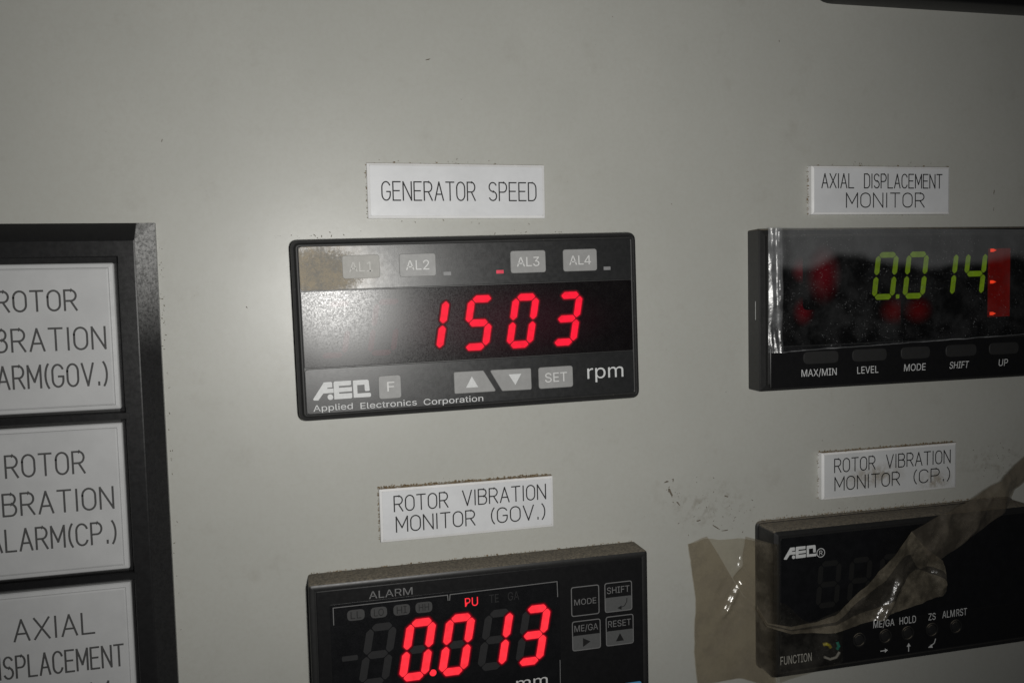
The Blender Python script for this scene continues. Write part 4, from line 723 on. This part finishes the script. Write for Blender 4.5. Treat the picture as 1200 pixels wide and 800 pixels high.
for s, x0, x1, veiled in (('AL1', -35.0, -25.2, True), ('AL2', -20.0, -10.1, False), ('AL3', 10.7, 20.8, False), ('AL4', 25.9, 35.9, False)):
    k = key(rect(x0, x1, 13.3, 19.45), 0.8, 7.06, 0.3, M['veiled_key' if veiled else 'grey_key'], g)
    if veiled: k['label'] = 'key almost hidden under tan dust'
    MB().text(s, x0 + 1.75, x1 - 1.85, 15.1, 2.55, 7.38).build('lettering', M['veiled_print' if veiled else 'key_print'], k, smooth=False)
for x0, m in ((-8.1, 'led_off'), (6.62, 'red_dot'), (37.9, 'led_off')):
    o = MB().solid(rect(x0, x0 + 2.05, 13.35, 14.3), 0.1, [(0, 7.06), (0, 7.16)], 2).build('indicator_light', M[m], g)
    if m == 'red_dot': o['label'] = 'lit pink red indicator'
k = key(rect(-27.0, -20.95, -19.2, -12.9), 0.9, 7.06, 0.3, M['grey_key'], g)
MB().text('F', -24.7, -22.75, -17.2, 2.55, 7.38).build('lettering', M['key_print'], k, smooth=False)
k = key([(-6.45, -19.1), (5.4, -19.15), (1.88, -13.12), (-6.45, -13.08)], 0.5, 7.06, 0.3, M['grey_key'], g)
MB().poly([(-3.2, -17.6), (0.22, -17.6), (-1.46, -14.55)], 7.38).build('arrow_mark', M['white_print'], k, smooth=False)
k = key([(7.0, -19.2), (15.5, -19.3), (15.5, -13.25), (3.6, -13.14)], 0.5, 7.06, 0.3, M['grey_key'], g)
MB().poly([(8.96, -14.65), (12.6, -14.65), (10.8, -17.7)], 7.38).build('arrow_mark', M['white_print'], k, smooth=False)
k = key(rect(17.6, 27.7, -19.3, -13.25), 0.8, 7.06, 0.3, M['grey_key'], g)
MB().text('SET', 19.45, 25.95, -17.55, 2.6, 7.38).build('lettering', M['key_print'], k, smooth=False)
logo(MB(), -44.3, -29.1, -18.55, -13.7, 7.1).build('logo', M['white_print'], g, smooth=False)
for s, x0, x1, z in (('Applied', -44.3, -34.05, -21.3), ('Electronics', -32.0, -16.9, -21.45), ('Corporation', -15.0, 1.55, -21.6)):
    MB().text(s, x0, x1, z, 1.62, 7.1).build('lettering', M['white_print'], g, smooth=False)
MB().text('rpm', 32.1, 43.0, -17.35, 3.95, 7.1).build('unit_lettering', M['white_print'], g, smooth=False)

# ------------------------------------------------------------------ governor side vibration monitor
g = thing('vibration_monitor', 'deep black panel meter showing 0.013 mm in red digits, thick brown dust on top', 'panel meter', 1.4, -89.5, 0, 'digital panel meters')
MB().solid(rect(-47.3, 48.9, -25.0, 23.6), 1.0, [(0, 0), (0, 8.9), (0.2, 9.3), (0.6, 9.5), (1.6, 9.5), (1.8, 9.4)], 4).build('housing', M['black'], g)
MB().solid(rect(-45.3, 47.0, -23.0, 21.75), 0.4, [(0, 9.35), (0, 9.6), (0.15, 9.68)], 3).build('faceplate', M['black_face'], g)
H = 9.7
win = MB().solid(rect(-41.9, 21.9, -20.5, 17.9), 0.4, [(0, 9.6), (0, 9.72), (0.1, 9.74)], 2).build('display_window', M['window'], g)
H = 9.78
digit('8', (-35.3, -5.6, 8.1, 17.0, 2.05, 10.5, 0.16), H, M['unlit'], win).name = 'unlit_digit'
for ch, x in zip('0013', (-24.5, -13.6, -2.7, 8.2)):
    digit(ch, (x, -5.6, 8.1, 17.0, 2.15, 10.5, 0.12), H + 0.03, M['red_bright'], win, M['unlit'], (M['red_halo'], M['red_halo2']))
MB().poly(rounded(rect(-39.2, -35.0, 2.1, 3.5), 0.4, 3), H).build('minus_sign', M['unlit'], win, smooth=False)
MB().disc(-14.85, -4.2, 0.95, H).build('decimal_point', M['red_bright'], win, smooth=False)
for s, x0, x1 in (('LL', -37.4, -32.8), ('LO', -31.2, -26.8), ('HI', -25.1, -20.6), ('HH', -19.1, -14.5)):
    o = MB().poly(rounded(rect(x0, x1, 12.95, 15.9), 1.2, 5), H).build('alarm_indicator', M['dim_print'], win, smooth=False)
    MB().text(s, x0 + 0.9, x1 - 0.9, 13.45, 1.95, H + 0.02).build('lettering', M['black_print'], o, smooth=False)
MB().text('PU', -5.4, -1.75, 13.25, 2.4, H).build('lit_lettering', M['red_bright'], win, smooth=False)
MB().text('TE', 1.5, 4.15, 13.5, 2.35, H).text('GA', 6.8, 10.0, 13.6, 2.35, H).build('unlit_lettering', M['unlit'], win, smooth=False)
MB().ribbon([(-41.0, 12.4), (-41.0, 17.0), (-10.2, 17.1), (-10.1, 15.6)], 0.22, H).ribbon([(-9.65, 15.6), (-9.5, 17.15), (21.2, 17.5), (21.3, 13.1)], 0.22, H).build('outline_mark', M['grey_print'], win, smooth=False)
MB().ribbon([(21.6, -5.4), (21.5, -19)], 0.2, H).build('outline_mark', M['grey_print'], win, smooth=False)
MB().text('ALARM', -31.5, -19.75, 18.35, 2.0, 9.7).build('lettering', M['grey_print'], g, smooth=False)
MB().text('mm', 8.6, 17.8, -11.9, 2.9, H).build('unit_lettering', M['key_print'], win, smooth=False)
for s, x0, x1, z0, z1, split, mark in (('MODE', 25.2, 33.7, 6.75, 15.4, None, None), ('SHIFT', 35.3, 43.75, 6.75, 15.5, 11.1, 'return'),
                                       ('ME/GA', 25.3, 33.95, -3.35, 5.4, 1.1, 'play'), ('RESET', 35.5, 44.05, -3.2, 5.6, 1.2, 'up')):
    k = key(rect(x0, x1, z0, z1), 0.8, 9.66, 0.2, M['black_face'], g)
    h = 9.88
    MB().ribbon(rounded(inset(rect(x0, x1, z0, z1), 0.14), 0.7, 4), 0.27, h + 0.012, True).build('outline_mark', M['grey_print'], k, smooth=False)
    if split:
        MB().poly(rounded(rect(x0 + 0.1, x1 - 0.1, z0 + 0.1, split), 0.6, 4), h).build('key_field', M['dark_key'], k, smooth=False)
        MB().text(s, x0 + 0.75, x1 - 0.8, split + 1.15, 1.85, h).build('lettering', M['grey_print'], k, smooth=False)
        mk = MB(); cx, cz = (x0 + x1) / 2, (z0 + split) / 2
        if mark == 'play': mk.poly([(cx - 1.1, cz - 1.25), (cx + 1.2, cz + 0.1), (cx - 1.1, cz + 1.35)], h + 0.02)
        if mark == 'up': mk.poly([(cx - 1.25, cz - 1.0), (cx + 1.25, cz - 1.0), (cx + 0.05, cz + 1.3)], h + 0.02)
        if mark == 'return':
            mk.ribbon([(cx + 2.6, cz + 1.5), (cx + 2.5, cz + 0.4), (cx + 1.8, cz - 0.7), (cx + 0.6, cz - 1.1)], 0.22, h + 0.02)
            mk.poly([(cx + 0.9, cz - 0.5), (cx - 0.4, cz - 1.15), (cx + 0.9, cz - 1.75)], h + 0.03)
        mk.build('arrow_mark', M['black_print'], k, smooth=False)
    else:
        MB().text(s, x0 + 0.95, x1 - 0.95, 10.0, 1.7, h).build('lettering', M['grey_print'], k, smooth=False)
MB().poly(rounded(rect(36.0, 46.3, -20.0, -14.9), 0.8, 4), 9.72).build('blue_sticker', M['blue'], g, smooth=False)
rnd = random.Random(21)
d = MB()
crumbs(d, rnd, -46.5, 48, 23.5, 0.1, 9.0, 70, 0.1, 0.06, 0.2)
crumbs(d, rnd, -46.5, 48, 23.7, 0.02, 0.3, 160, 0.25, 0.1, 0.28)
o = d.build('dust', M['dust'], g, smooth=False); o['kind'] = 'stuff'

# ------------------------------------------------------------------ axial displacement monitor
g = thing('displacement_monitor', 'black panel meter showing 0.014 in dim green digits behind a clear film', 'panel meter', 137, 2.3, 0.0, 'digital panel meters')
MB().solid(rect(-48.6, 50.0, -24.2, 24.5), 0.6, [(0, 0), (0, 6.2), (0.4, 6.6), (1.9, 6.8), (2.1, 7.9), (2.5, 8.0)], 3).build('housing', M['black'], g)
MB().solid(rect(-45.9, 47.3, -23.2, -11.0), 0.4, [(0, 7.8), (0, 8.1), (0.15, 8.2)], 3).build('key_strip', M['black_face'], g)
win = MB().solid(rect(-45.9, 47.3, -10.6, 21.8), 0.4, [(0, 7.8), (0, 8.1), (0.12, 8.2)], 3).build('display_window', M['ax_window'], g)
H = 8.24
for ch, x in zip('0014', (-11.3, -0.35, 10.6, 21.5)):
    digit(ch, (x, 2.4, 8.1, 14.6, 1.75, 7.0, 0.13), H, M['green'], win)
MB().poly(rounded(rect(-2.6, -1.3, 2.6, 3.9), 0.4, 3), H).build('decimal_point', M['green'], win, smooth=False)
for x0, x1, z0, z1, m in ((-39.6, -31.4, 7.4, 16.6, 'glow_a'), (-35.0, -21.0, 0.0, 20.6, 'glow_b'), (-39.2, -30.6, -5.6, 4.6, 'glow_c'), (-9.8, 2.6, -6.4, 4.0, 'glow_d'), (-0.8, 12.0, -6.4, 4.0, 'glow_e')):
    MB().poly(rounded(rect(x0, x1, z0, z1), 1.6), 8.215 + (0.006 if m in ('glow_b', 'glow_e') else 0)).build('alarm_indicator', M[m], win, smooth=False)
bar = MB().poly(rect(31.4, 39.9, -4.2, 17.6), H).build('bar_graph', M['bar_red'], win, smooth=False)
for z in (17.0, 6.95, -3.15):
    MB().poly([(32.2, z - 0.5), (33.4, z - 0.5), (34.6, z), (33.4, z + 0.5), (32.2, z + 0.5)], H + 0.03).build('tick_mark', M['orange'], bar, smooth=False)
for x0, x1 in ((-34.9, -22.9), (-18.0, -5.9), (-0.7, 9.8), (15.7, 27.2), (32.1, 43.4)):
    key(rect(x0, x1, -16.4, -12.6), 1.6, 8.15, 0.4, M['soft_key'], g)
for s, x0, x1, sl in (('MAX/MIN', -35.5, -23.4, 0), ('LEVEL', -16.2, -8.7, 0), ('MODE', 0.5, 8.35, 0.06), ('SHIFT', 17.2, 24.3, 0.16), ('UP', 35.9, 39.4, 0.1)):
    MB().text(s, x0, x1, -20.15, 2.15, 8.24, sl).build('lettering', M['white_print'], g, smooth=False)
b = MB(); b.bm.faces.new([b.bm.verts.new(P(x, z, h)) for x, z, h in ((-48.63, -2.6, 4.6), (-48.63, 3.0, 4.6), (-48.63, 3.0, 4.25), (-48.63, -2.6, 4.25))])
b.build('moulded_mark', M['white_print'], g, smooth=False)

def sheet(name, mat, parent, nu, nv, fn, thick=0.06):
    """a thin plastic sheet: fn(u, v) gives (x, z, h); closed by its own second skin"""
    b = MB()
    G = [[b.bm.verts.new(P(*fn(i / nu, j / nv))) for j in range(nv + 1)] for i in range(nu + 1)]
    for i in range(nu):
        for j in range(nv):
            b.bm.faces.new((G[i][j], G[i + 1][j], G[i + 1][j + 1], G[i][j + 1]))
    return b.build(name, mat, parent, 40)

def along(poly, u):
    L = [math.dist(poly[i], poly[i + 1]) for i in range(len(poly) - 1)]
    s = u * sum(L)
    for i, l in enumerate(L):
        if s <= l or i == len(L) - 1:
            f = min(1, s / l)
            return tuple(a + (c - a) * f for a, c in zip(poly[i], poly[i + 1]))
        s -= l

def smooth(a, b, x):
    t = max(0.0, min(1.0, (x - a) / (b - a)))
    return t * t * (3 - 2 * t)

def ns(x, z, f, seed=0.0):
    return noise.noise(Vector((x * f, z * f, seed)))

def ridge(x, z, f, seed=0.0):
    return 1 - 2 * abs(noise.noise(Vector((x * f, z * f, seed))))

f1 = thing('clear_film', 'clear dusty plastic film stretched over the green axial displacement display', 'plastic film', 137, 2.3)
def fx(u, v):
    x = -47.0 + 97.5 * u
    z0 = -12.4 + 2.3 * u + 0.25 * ns(x, 0, 0.2, 3); z1 = 24.6 - 1.2 * u
    z = z0 + (z1 - z0) * v
    h = 8.8 + 0.35 * ns(x, z, 0.06, 1) + 0.14 * ridge(x, z, 0.12, 5) + 0.12 * ridge(x * 0.35 + z, z * 0.6 - x * 0.1, 0.2, 15) * smooth(6, 20, z)
    wob = 0.5 * ns(0, z, 0.35, 6) + 0.5 * ns(0, z, 0.1, 2)
    crest = -43.6 + 0.8 * wob                                   # the bent back left edge
    if x < crest:
        h += 1.9 * (0.72 + 0.5 * ns(0, z, 0.11, 12)) * (1 - (crest - x) / (crest + 47.0)) + 0.3 * ridge(x * 1.3, z * 0.1, 0.42, 4)
    else:
        h += 1.9 * (0.72 + 0.5 * ns(0, z, 0.11, 12)) * math.exp(-((x - crest) / 3.0) ** 2)
    h += 0.9 * math.exp(-((v - 0.06) / 0.05) ** 2) * (0.3 + 0.5 * u)
    return x, z, h
sheet('film_sheet', M['film_clear'], f1, 300, 90, fx)
def rim(u, v):
    x, z, h = fx(0.035 + 0.965 * u, 0)
    return x, z + 0.3 * v - 0.1, h + 0.15
sheet('film_rim', M['film_rim'], f1, 120, 2, rim)

# ------------------------------------------------------------------ coupling side vibration monitor
g = thing('vibration_monitor', 'dark unlit black panel meter half covered by torn yellowed plastic film', 'panel meter', 138.3, -87.0, 0.0, 'digital panel meters')
DX, DZ = -0.8, -0.5        # the measurements below were taken from a point left of the centre
MB().solid(rect(-48.0, 48.0, -23.4, 23.6), 2.0, [(0, 0), (0, 0.9), (0.3, 1.2), (0.5, 1.2), (0.5, 8.6), (0.9, 9.5), (2.2, 10.0), (2.4, 9.9)], 5).build('housing', M['black'], g)
win = MB().solid(rect(-45.2, 45.2, -9.0, 20.6), 0.6, [(0, 9.8), (0, 10.05), (0.15, 10.12)], 3).build('display_window', M['window'], g)
MB().solid(rect(-45.2, 45.2, -20.6, -9.2), 0.6, [(0, 9.8), (0, 10.05), (0.15, 10.12)], 3).build('key_strip', M['black_face'], g)
for x in (-33.4, -22.5, -11.6, -0.7):
    digit('8', (x, -2.4, 8.0, 14.6, 1.7, 5.0, 0.2), 10.15, M['cp_unlit'], win).name = 'unlit_digit'
lg = logo(MB(), -43.4 + DX, -32.2 + DX, 14.5 + DZ, 18.15 + DZ, 10.15)
lg.ribbon([(-30.7 + DX + 1.35 * math.cos(a * math.pi / 10), 15.5 + DZ + 1.35 * math.sin(a * math.pi / 10)) for a in range(20)], 0.22, 10.15, True)
lg.text('R', -31.2 + DX, -30.1 + DX, 14.8 + DZ, 1.4, 10.15)
lg.build('logo', M['white_print'], win, smooth=False)
for s, x0, x1, z, c in (('FUNCTION', -44.6, -33.9, -18.0, 2.6), ('ME/GA', -12.1, -4.5, -10.4, 2.2), ('HOLD', -2.6, 3.45, -10.4, 2.3), ('ZS', 8.1, 10.75, -10.3, 2.2), ('ALM', 13.3, 18.0, -10.2, 2.3), ('RST', 18.6, 22.6, -10.2, 2.3)):
    MB().text(s, x0 + DX, x1 + DX, z + DZ, c, 10.15).build('lettering', M['white_print'], g, smooth=False)
zz = -18.1 + DZ
x = -8.2 + DX; MB().ribbon([(x - 1.2, zz), (x + 0.4, zz)], 0.32, 10.15).poly([(x + 0.3, zz - 0.7), (x + 1.4, zz), (x + 0.3, zz + 0.7)], 10.16).build('arrow_mark', M['white_print'], g, smooth=False)
x = 0.8 + DX; MB().ribbon([(x, zz - 1.3), (x, zz + 0.3)], 0.32, 10.15).poly([(x - 0.7, zz + 0.2), (x + 0.7, zz + 0.2), (x, zz + 1.4)], 10.16).build('arrow_mark', M['white_print'], g, smooth=False)
x = 9.4 + DX; MB().ribbon([(x + 1.4, zz + 1.4), (x + 1.0, zz + 0.2), (x - 0.3, zz - 0.7)], 0.32, 10.15).poly([(x - 0.1, zz - 0.1), (x - 1.4, zz - 1.1), (x + 0.4, zz - 1.3)], 10.16).build('arrow_mark', M['white_print'], g, smooth=False)
def round_key(x, z, r, hgt, mat, name='push_button'):
    b = MB(); n = 28
    rg = []
    for rr_, h in ((r * 1.25, 10.1), (r * 1.22, 10.4), (r * 1.02, 10.4), (r * 0.98, 9.95), (r * 0.9, 9.95), (r * 0.86, 10.0 + hgt), (r * 0.6, 10.12 + hgt)):
        rg.append([b.bm.verts.new(P(x + rr_ * math.cos(2 * math.pi * i / n), z + rr_ * math.sin(2 * math.pi * i / n), h)) for i in range(n)])
    for a, c in zip(rg, rg[1:]):
        for j in range(n): b.bm.faces.new((a[j], a[(j + 1) % n], c[(j + 1) % n], c[j]))
    b.bm.faces.new(rg[-1])
    return b.build(name, mat, g)
for x in (-17.2, -7.8, 0.4, 9.4, 18.4):
    round_key(x + DX, -13.9 + DZ + 0.4, 1.8, 0.3, M['black'])
so = MB(); n = 30
cx, cz = -27.2 + DX, -15.6 + DZ
rg = [[so.bm.verts.new(P(cx + r * math.cos(2 * math.pi * i / n), cz + 0.9 * r * math.sin(2 * math.pi * i / n), h)) for i in range(n)] for r, h in ((4.0, 10.13), (3.9, 10.5), (3.5, 10.5), (3.2, 10.16), (0.4, 10.15))]
for a, c in zip(rg, rg[1:]):
    for j in range(n): so.bm.faces.new((a[j], a[(j + 1) % n], c[(j + 1) % n], c[j]))
so.bm.faces.new(rg[-1])
hole = so.build('open_socket', M['black_face'], g)
def tube(pts, r, mat, parent, name):
    b = MB(); n = 10; rings = []
    for i, p in enumerate(pts):
        p = Vector(p); d = (Vector(pts[min(i + 1, len(pts) - 1)]) - Vector(pts[max(i - 1, 0)])).normalized()
        s = d.cross(Vector((0, 0, 1)) if abs(d.z) < 0.9 else Vector((1, 0, 0))).normalized(); t = d.cross(s)
        rings.append([b.bm.verts.new(P(*(p + r * (s * math.cos(2 * math.pi * k / n) + t * math.sin(2 * math.pi * k / n))))) for k in range(n)])
    for a, c in zip(rings, rings[1:]):
        for j in range(n): b.bm.faces.new((a[j], a[(j + 1) % n], c[(j + 1) % n], c[j]))
    b.bm.faces.new(rings[0][::-1]); b.bm.faces.new(rings[-1])
    return b.build(name, mat, parent)
tube([(cx - 2.9, cz + 2.3, 10.4), (cx - 2.0, cz + 2.6, 10.8), (cx - 1.0, cz + 2.1, 10.7), (cx - 0.4, cz + 1.2, 10.4)], 0.55, M['yellow_wire'], hole, 'wire')
tube([(cx + 2.0, cz + 2.6, 10.4), (cx + 2.3, cz + 1.4, 10.8), (cx + 2.1, cz + 0.3, 10.4)], 0.5, M['teal_wire'], hole, 'wire')
tube([(cx - 2.6, cz - 1.6, 10.4), (cx - 0.8, cz - 2.4, 10.8), (cx + 1.4, cz - 2.1, 10.8), (cx + 2.8, cz - 0.8, 10.4)], 0.4, M['steel'], hole, 'spring_clip')
rnd = random.Random(33)
d = MB()
crumbs(d, rnd, -46.5, 44, 23.7, 0.02, 0.4, 300, 0.45, 0.1, 0.3)
crumbs(d, rnd, -45, 44, 23.0, 1.4, 8.5, 120, 0.15, 0.08, 0.22)
o = d.build('dust', M['dust'], g, smooth=False); o['kind'] = 'stuff'

# ------------------------------------------------------------------ yellowed film hanging on the coupling side monitor
f2 = thing('torn_film', 'torn yellowed plastic film taped beside and crumpled across the unlit black meter', 'plastic film', 133.1, -87.0)
X0, Z0 = 133.1, -87.0
flapL = [(66.9, -68.0), (69.2, -85.7), (68.6, -101.8), (69.7, -112.6)]
flapR = [(92.0, -67.6), (92.0, -80.0), (92.0, -96.0), (91.8, -111.9)]
def smooth(a, b, x):
    t = max(0.0, min(1.0, (x - a) / (b - a)))
    return t * t * (3 - 2 * t)
def flap_h(x, z):
    h = 0.7 + 9.9 * smooth(83.5, 91.6, x) + 0.55 * ridge(x, z, 0.07, 4) + 0.12 * ridge(x, z, 0.2, 8)
    h += 0.28 * math.exp(-(((x - 73.5) * 0.85 + (z + 67.0) * 0.53) / 0.8) ** 2) * smooth(-81, -78, z)
    h += 0.9 * math.exp(-(((x - 80.2) * 0.86 - (z + 89) * 0.48 - 0.25 * ns(x, z, 0.5, 3)) / 0.95) ** 2) * smooth(-94, -90, z) * (1 - smooth(-83.5, -80, z))
    h += 0.8 * math.exp(-(((x - 84.6) * 0.85 - (z + 75.5) * 0.5 - 0.4 * ns(x, z, 0.4, 5)) / 0.9) ** 2) * smooth(-79.5, -76.5, z) * (1 - smooth(-75, -72, z))
    h += 0.22 * ridge((x * 0.8 - z * 0.6), (x * 0.6 + z * 0.8) * 0.35, 0.28, 11) + 0.12 * ridge(x * 0.6 + z * 0.8, (x - z) * 0.3, 0.45, 19)
    return h
def flap(u, v):
    l, r = along(flapL, 1 - v), along(flapR, 1 - v)
    x, z = l[0] + (r[0] - l[0]) * u, l[1] + (r[1] - l[1]) * u
    if v > 0.9: z += 0.9 * math.exp(-((x - 73.5) / 3.0) ** 2) * (v - 0.9) / 0.1
    return x - X0, z - Z0, flap_h(x, z)
sheet('flap', M['film_tan'], f2, 90, 120, flap)
def layer(left, rgt):
    def fn(u, v):
        l, r = along(left, 1 - v), along(rgt, 1 - v)
        x, z = l[0] + (r[0] - l[0]) * u, l[1] + (r[1] - l[1]) * u
        return x - X0, z - Z0, flap_h(x, z) + 0.25
    return fn
sheet('folded_layer', M['film_layer'], f2, 70, 100, layer([(67.1, -68.0), (69.3, -85.7), (68.8, -101.8), (69.9, -112.4)], [(73.3, -66.2), (81.2, -79.6), (85.0, -86.0), (91.0, -91.0), (91.0, -112.2)]))
sheet('folded_layer', M['film_layer'], f2, 30, 60, layer([(85.4, -66.9), (84.4, -76.0), (81.6, -79.9), (85.2, -86.1), (90.8, -90.9)], [(91.2, -67.4), (91.2, -73.0), (91.2, -80.0), (91.2, -85.0), (91.1, -90.8)]))
def skirt(u, v):                                                # clear part hugging the left of the meter front
    x = 91.8 + 22.5 * u
    lo = -110.4 + 3.5 * u
    hi = -85.4 - 7.0 * smooth(0, 0.45, u) + 2.6 * smooth(0.45, 1, u)
    z = lo + (hi - lo) * v
    h = 11.0 + 0.5 * ridge(x, z, 0.09, 2) + 0.15 * ns(x, z, 0.3, 4) + 0.6 * math.exp(-((v - 1) / 0.06) ** 2) + 0.9 * math.exp(-(((x - 95.4) * 0.8 - (z + 94.6) * 0.6) / 0.9) ** 2 - (((x - 95.4) * 0.6 + (z + 94.6) * 0.8) / 1.8) ** 2) - 0.8 * max(0, (u - 0.9) / 0.1)
    return x - X0, z - Z0, h
sheet('clear_skirt', M['film_tan_clear'], f2, 50, 40, skirt)
topE = [(83.6, -85.0), (87.0, -90.6), (95.0, -92.7), (103.0, -92.2), (109.5, -90.4), (120.7, -82.7), (129.7, -73.6), (135.4, -66.8), (140.1, -71.8), (147.1, -77.2), (150.2, -84.6)]
botE = [(83.4, -85.9), (86.8, -91.8), (95.0, -95.0), (103.0, -95.6), (109.6, -96.1), (120.7, -94.0), (128.0, -92.6), (135.6, -91.2), (142.0, -89.6), (148.4, -88.0), (150.3, -85.3)]
def fold(u, v):
    t, b_ = along(topE, u), along(botE, u)
    i = u * (len(topE) - 1); k = min(int(i), len(topE) - 2); f = i - k
    t = tuple(a + (c - a) * f for a, c in zip(topE[k], topE[k + 1]))
    b_ = tuple(a + (c - a) * f for a, c in zip(botE[k], botE[k + 1]))
    x, z = b_[0] + (t[0] - b_[0]) * v, b_[1] + (t[1] - b_[1]) * v
    w = min(1, math.dist(t, b_) / 8)
    h = 12.6 + 1.5 * w * ridge(x, z, 0.055, 6) + 0.6 * w * ridge(x * 0.8 + z * 0.6, z - x * 0.5, 0.11, 9) + 0.25 * w * ridge(x, z, 0.3, 14) + 0.1 * ns(x, z, 0.6, 2)
    h += 1.45 * w * math.exp(-(((x - 128.3) * 0.86 - (z + 88.5) * 0.5 - 0.25 * ns(x, z, 0.2, 21)) / 1.3) ** 2) * smooth(-97, -93, z) * (1 - smooth(-83, -79, z))
    h -= 0.9 * w * math.exp(-((x - 143.5) / 2.2) ** 2) * math.exp(-((z + 80) / 3.5) ** 2) * 2
    return x - X0, z - Z0, h
def split(v0, v1, s0, s1):
    """a band of the same sheet between two wandering lines"""
    def fn(u, v):
        a = v0 + s0 * noise.noise(Vector((u * 7, 3.1, 0))) if s0 else v0
        b = v1 + s1 * noise.noise(Vector((u * 7, 9.4, 0))) if s1 else v1
        return fold(u, a + (b - a) * v)
    return fn
sheet('crumpled_fold', M['film_fold'], f2, 170, 30, split(0.0, 0.40, 0, 0.25))
sheet('clear_crease', M['film_crease'], f2, 170, 24, lambda u, v: fold(u, (0.40 + 0.25 * noise.noise(Vector((u * 7, 9.4, 0)))) * (1 - v) + v * (0.66 + 0.25 * noise.noise(Vector((u * 7, 3.1, 0))))))
sheet('crumpled_fold', M['film_fold'], f2, 170, 30, split(0.66, 1.0, 0.25, 0))
topS = [(136.5, -67.3), (146.0, -63.6), (155.2, -60.4), (166.0, -55.8), (177.8, -50.3), (205.0, -37.0)]
botS = [(143.5, -77.6), (147.3, -77.3), (161.4, -69.8), (170.0, -65.0), (177.9, -57.8), (207.0, -45.0)]
def strip(u, v):
    i = u * 5; k = min(int(i), 4); f = i - k
    t = tuple(a + (c - a) * f for a, c in zip(topS[k], topS[k + 1]))
    b_ = tuple(a + (c - a) * f for a, c in zip(botS[k], botS[k + 1]))
    x, z = b_[0] + (t[0] - b_[0]) * v, b_[1] + (t[1] - b_[1]) * v
    a = (v - 0.5) * 2
    h = 12.4 + 0.7 * (1 - a * a) + 0.8 * ridge(x + z, z - x, 0.05, 3) + 0.45 * ridge((x + z) * 0.4, z - x, 0.16, 7) + 0.2 * ridge(x, z, 0.35, 17)
    h -= 6.0 * smooth(0.62, 1.0, u)
    return x - X0, z - Z0, h
sheet('twisted_strip', M['film_grey'], f2, 110, 36, strip)

# ------------------------------------------------------------------ dark instrument cut off by the top of the picture
t = thing('instrument_housing', 'black instrument casing whose lower edge cuts the top right corner', 'instrument', 170, 130)
MB().solid(rect(-59.5, 90, -34.2, 60), 7.0, [(0, 0), (0, 7.5), (0.5, 8.4), (1.2, 9.0), (3.2, 9.2), (3.6, 8.6)], 8).build('casing', M['black_face'], t)
MB().solid(rect(-55.5, 86, -30, 56), 4.0, [(0, 8.5), (0, 8.9), (0.2, 9.0)], 6).build('cover_glass', M['window'], t)

# ------------------------------------------------------------------ dirt stuck to the panel
rnd = random.Random(4)
b = MB()
def fleck(x, z, s, stretch, ang, h=0.03):
    n = 9
    ca, sa = math.cos(ang), math.sin(ang)
    pts = []
    for i in range(n):
        a = 2 * math.pi * i / n; r = s * rnd.uniform(0.5, 1.15)
        u, v = r * math.cos(a) * stretch, r * math.sin(a)
        pts.append((x + u * ca - v * sa, z + u * sa + v * ca))
    vs = [b.bm.verts.new(P(p, q, h * 0.3)) for p, q in pts]
    c = b.bm.verts.new(P(x, z, h + 0.05))
    for i in range(n): b.bm.faces.new((vs[i], vs[(i + 1) % n], c))
for cx, cz, rx, rz, n in ((74, -57.5, 9, 8, 34), (62, -54, 2.5, 5, 16), (84, -60, 6, 5, 22), (180, -51, 13, 6, 40), (0, 30.2, 28, 1.0, 10), (0, 46.6, 28, 0.8, 12), (-5, -42.3, 26, 0.7, 6), (135, 47, 25, 1, 18), (-79.6, 12, 0.7, 18, 34), (-79.4, -40, 0.6, 45, 24),
                        (-40, 26.3, 11, 1.0, 18), (20, 26.5, 24, 0.8, 18), (135, -62.2, 44, 0.8, 40), (20, 0, 150, 90, 30)):
    for _ in range(n):
        fleck(rnd.gauss(cx, rx * 0.5), rnd.gauss(cz, rz * 0.5), rnd.uniform(0.04, 0.15), rnd.uniform(1, 3.2), rnd.uniform(0, math.pi))
for x, z, s, k, a in ((-8.2, 74.2, 0.22, 3.5, 0.3), (-77.8, 51.1, 0.16, 3, 1.4), (178.1, 38.7, 0.2, 5, 1.35), (178, 33, 0.14, 5, 1.5), (62.0, -52.0, 0.5, 4.2, -1.05), (64.5, -55.6, 0.28, 4, -0.95), (60.6, -48.6, 0.3, 2.6, 0.2),
                      (62.9, -48.2, 0.2, 3, 1.5), (80.6, -54.7, 0.3, 3, -0.4), (77, -64.0, 0.22, 7, -0.6), (80, -65.3, 0.2, 7, 0.05), (71, -61.5, 0.25, 4, 0.25)):
    fleck(x, z, s, k, a)
o = b.build('dirt_flecks', M['fleck'], smooth=False)
o['kind'] = 'stuff'; o['label'] = 'small brown dirt flecks and scuffs scattered over the grey panel'; o['category'] = 'dirt'
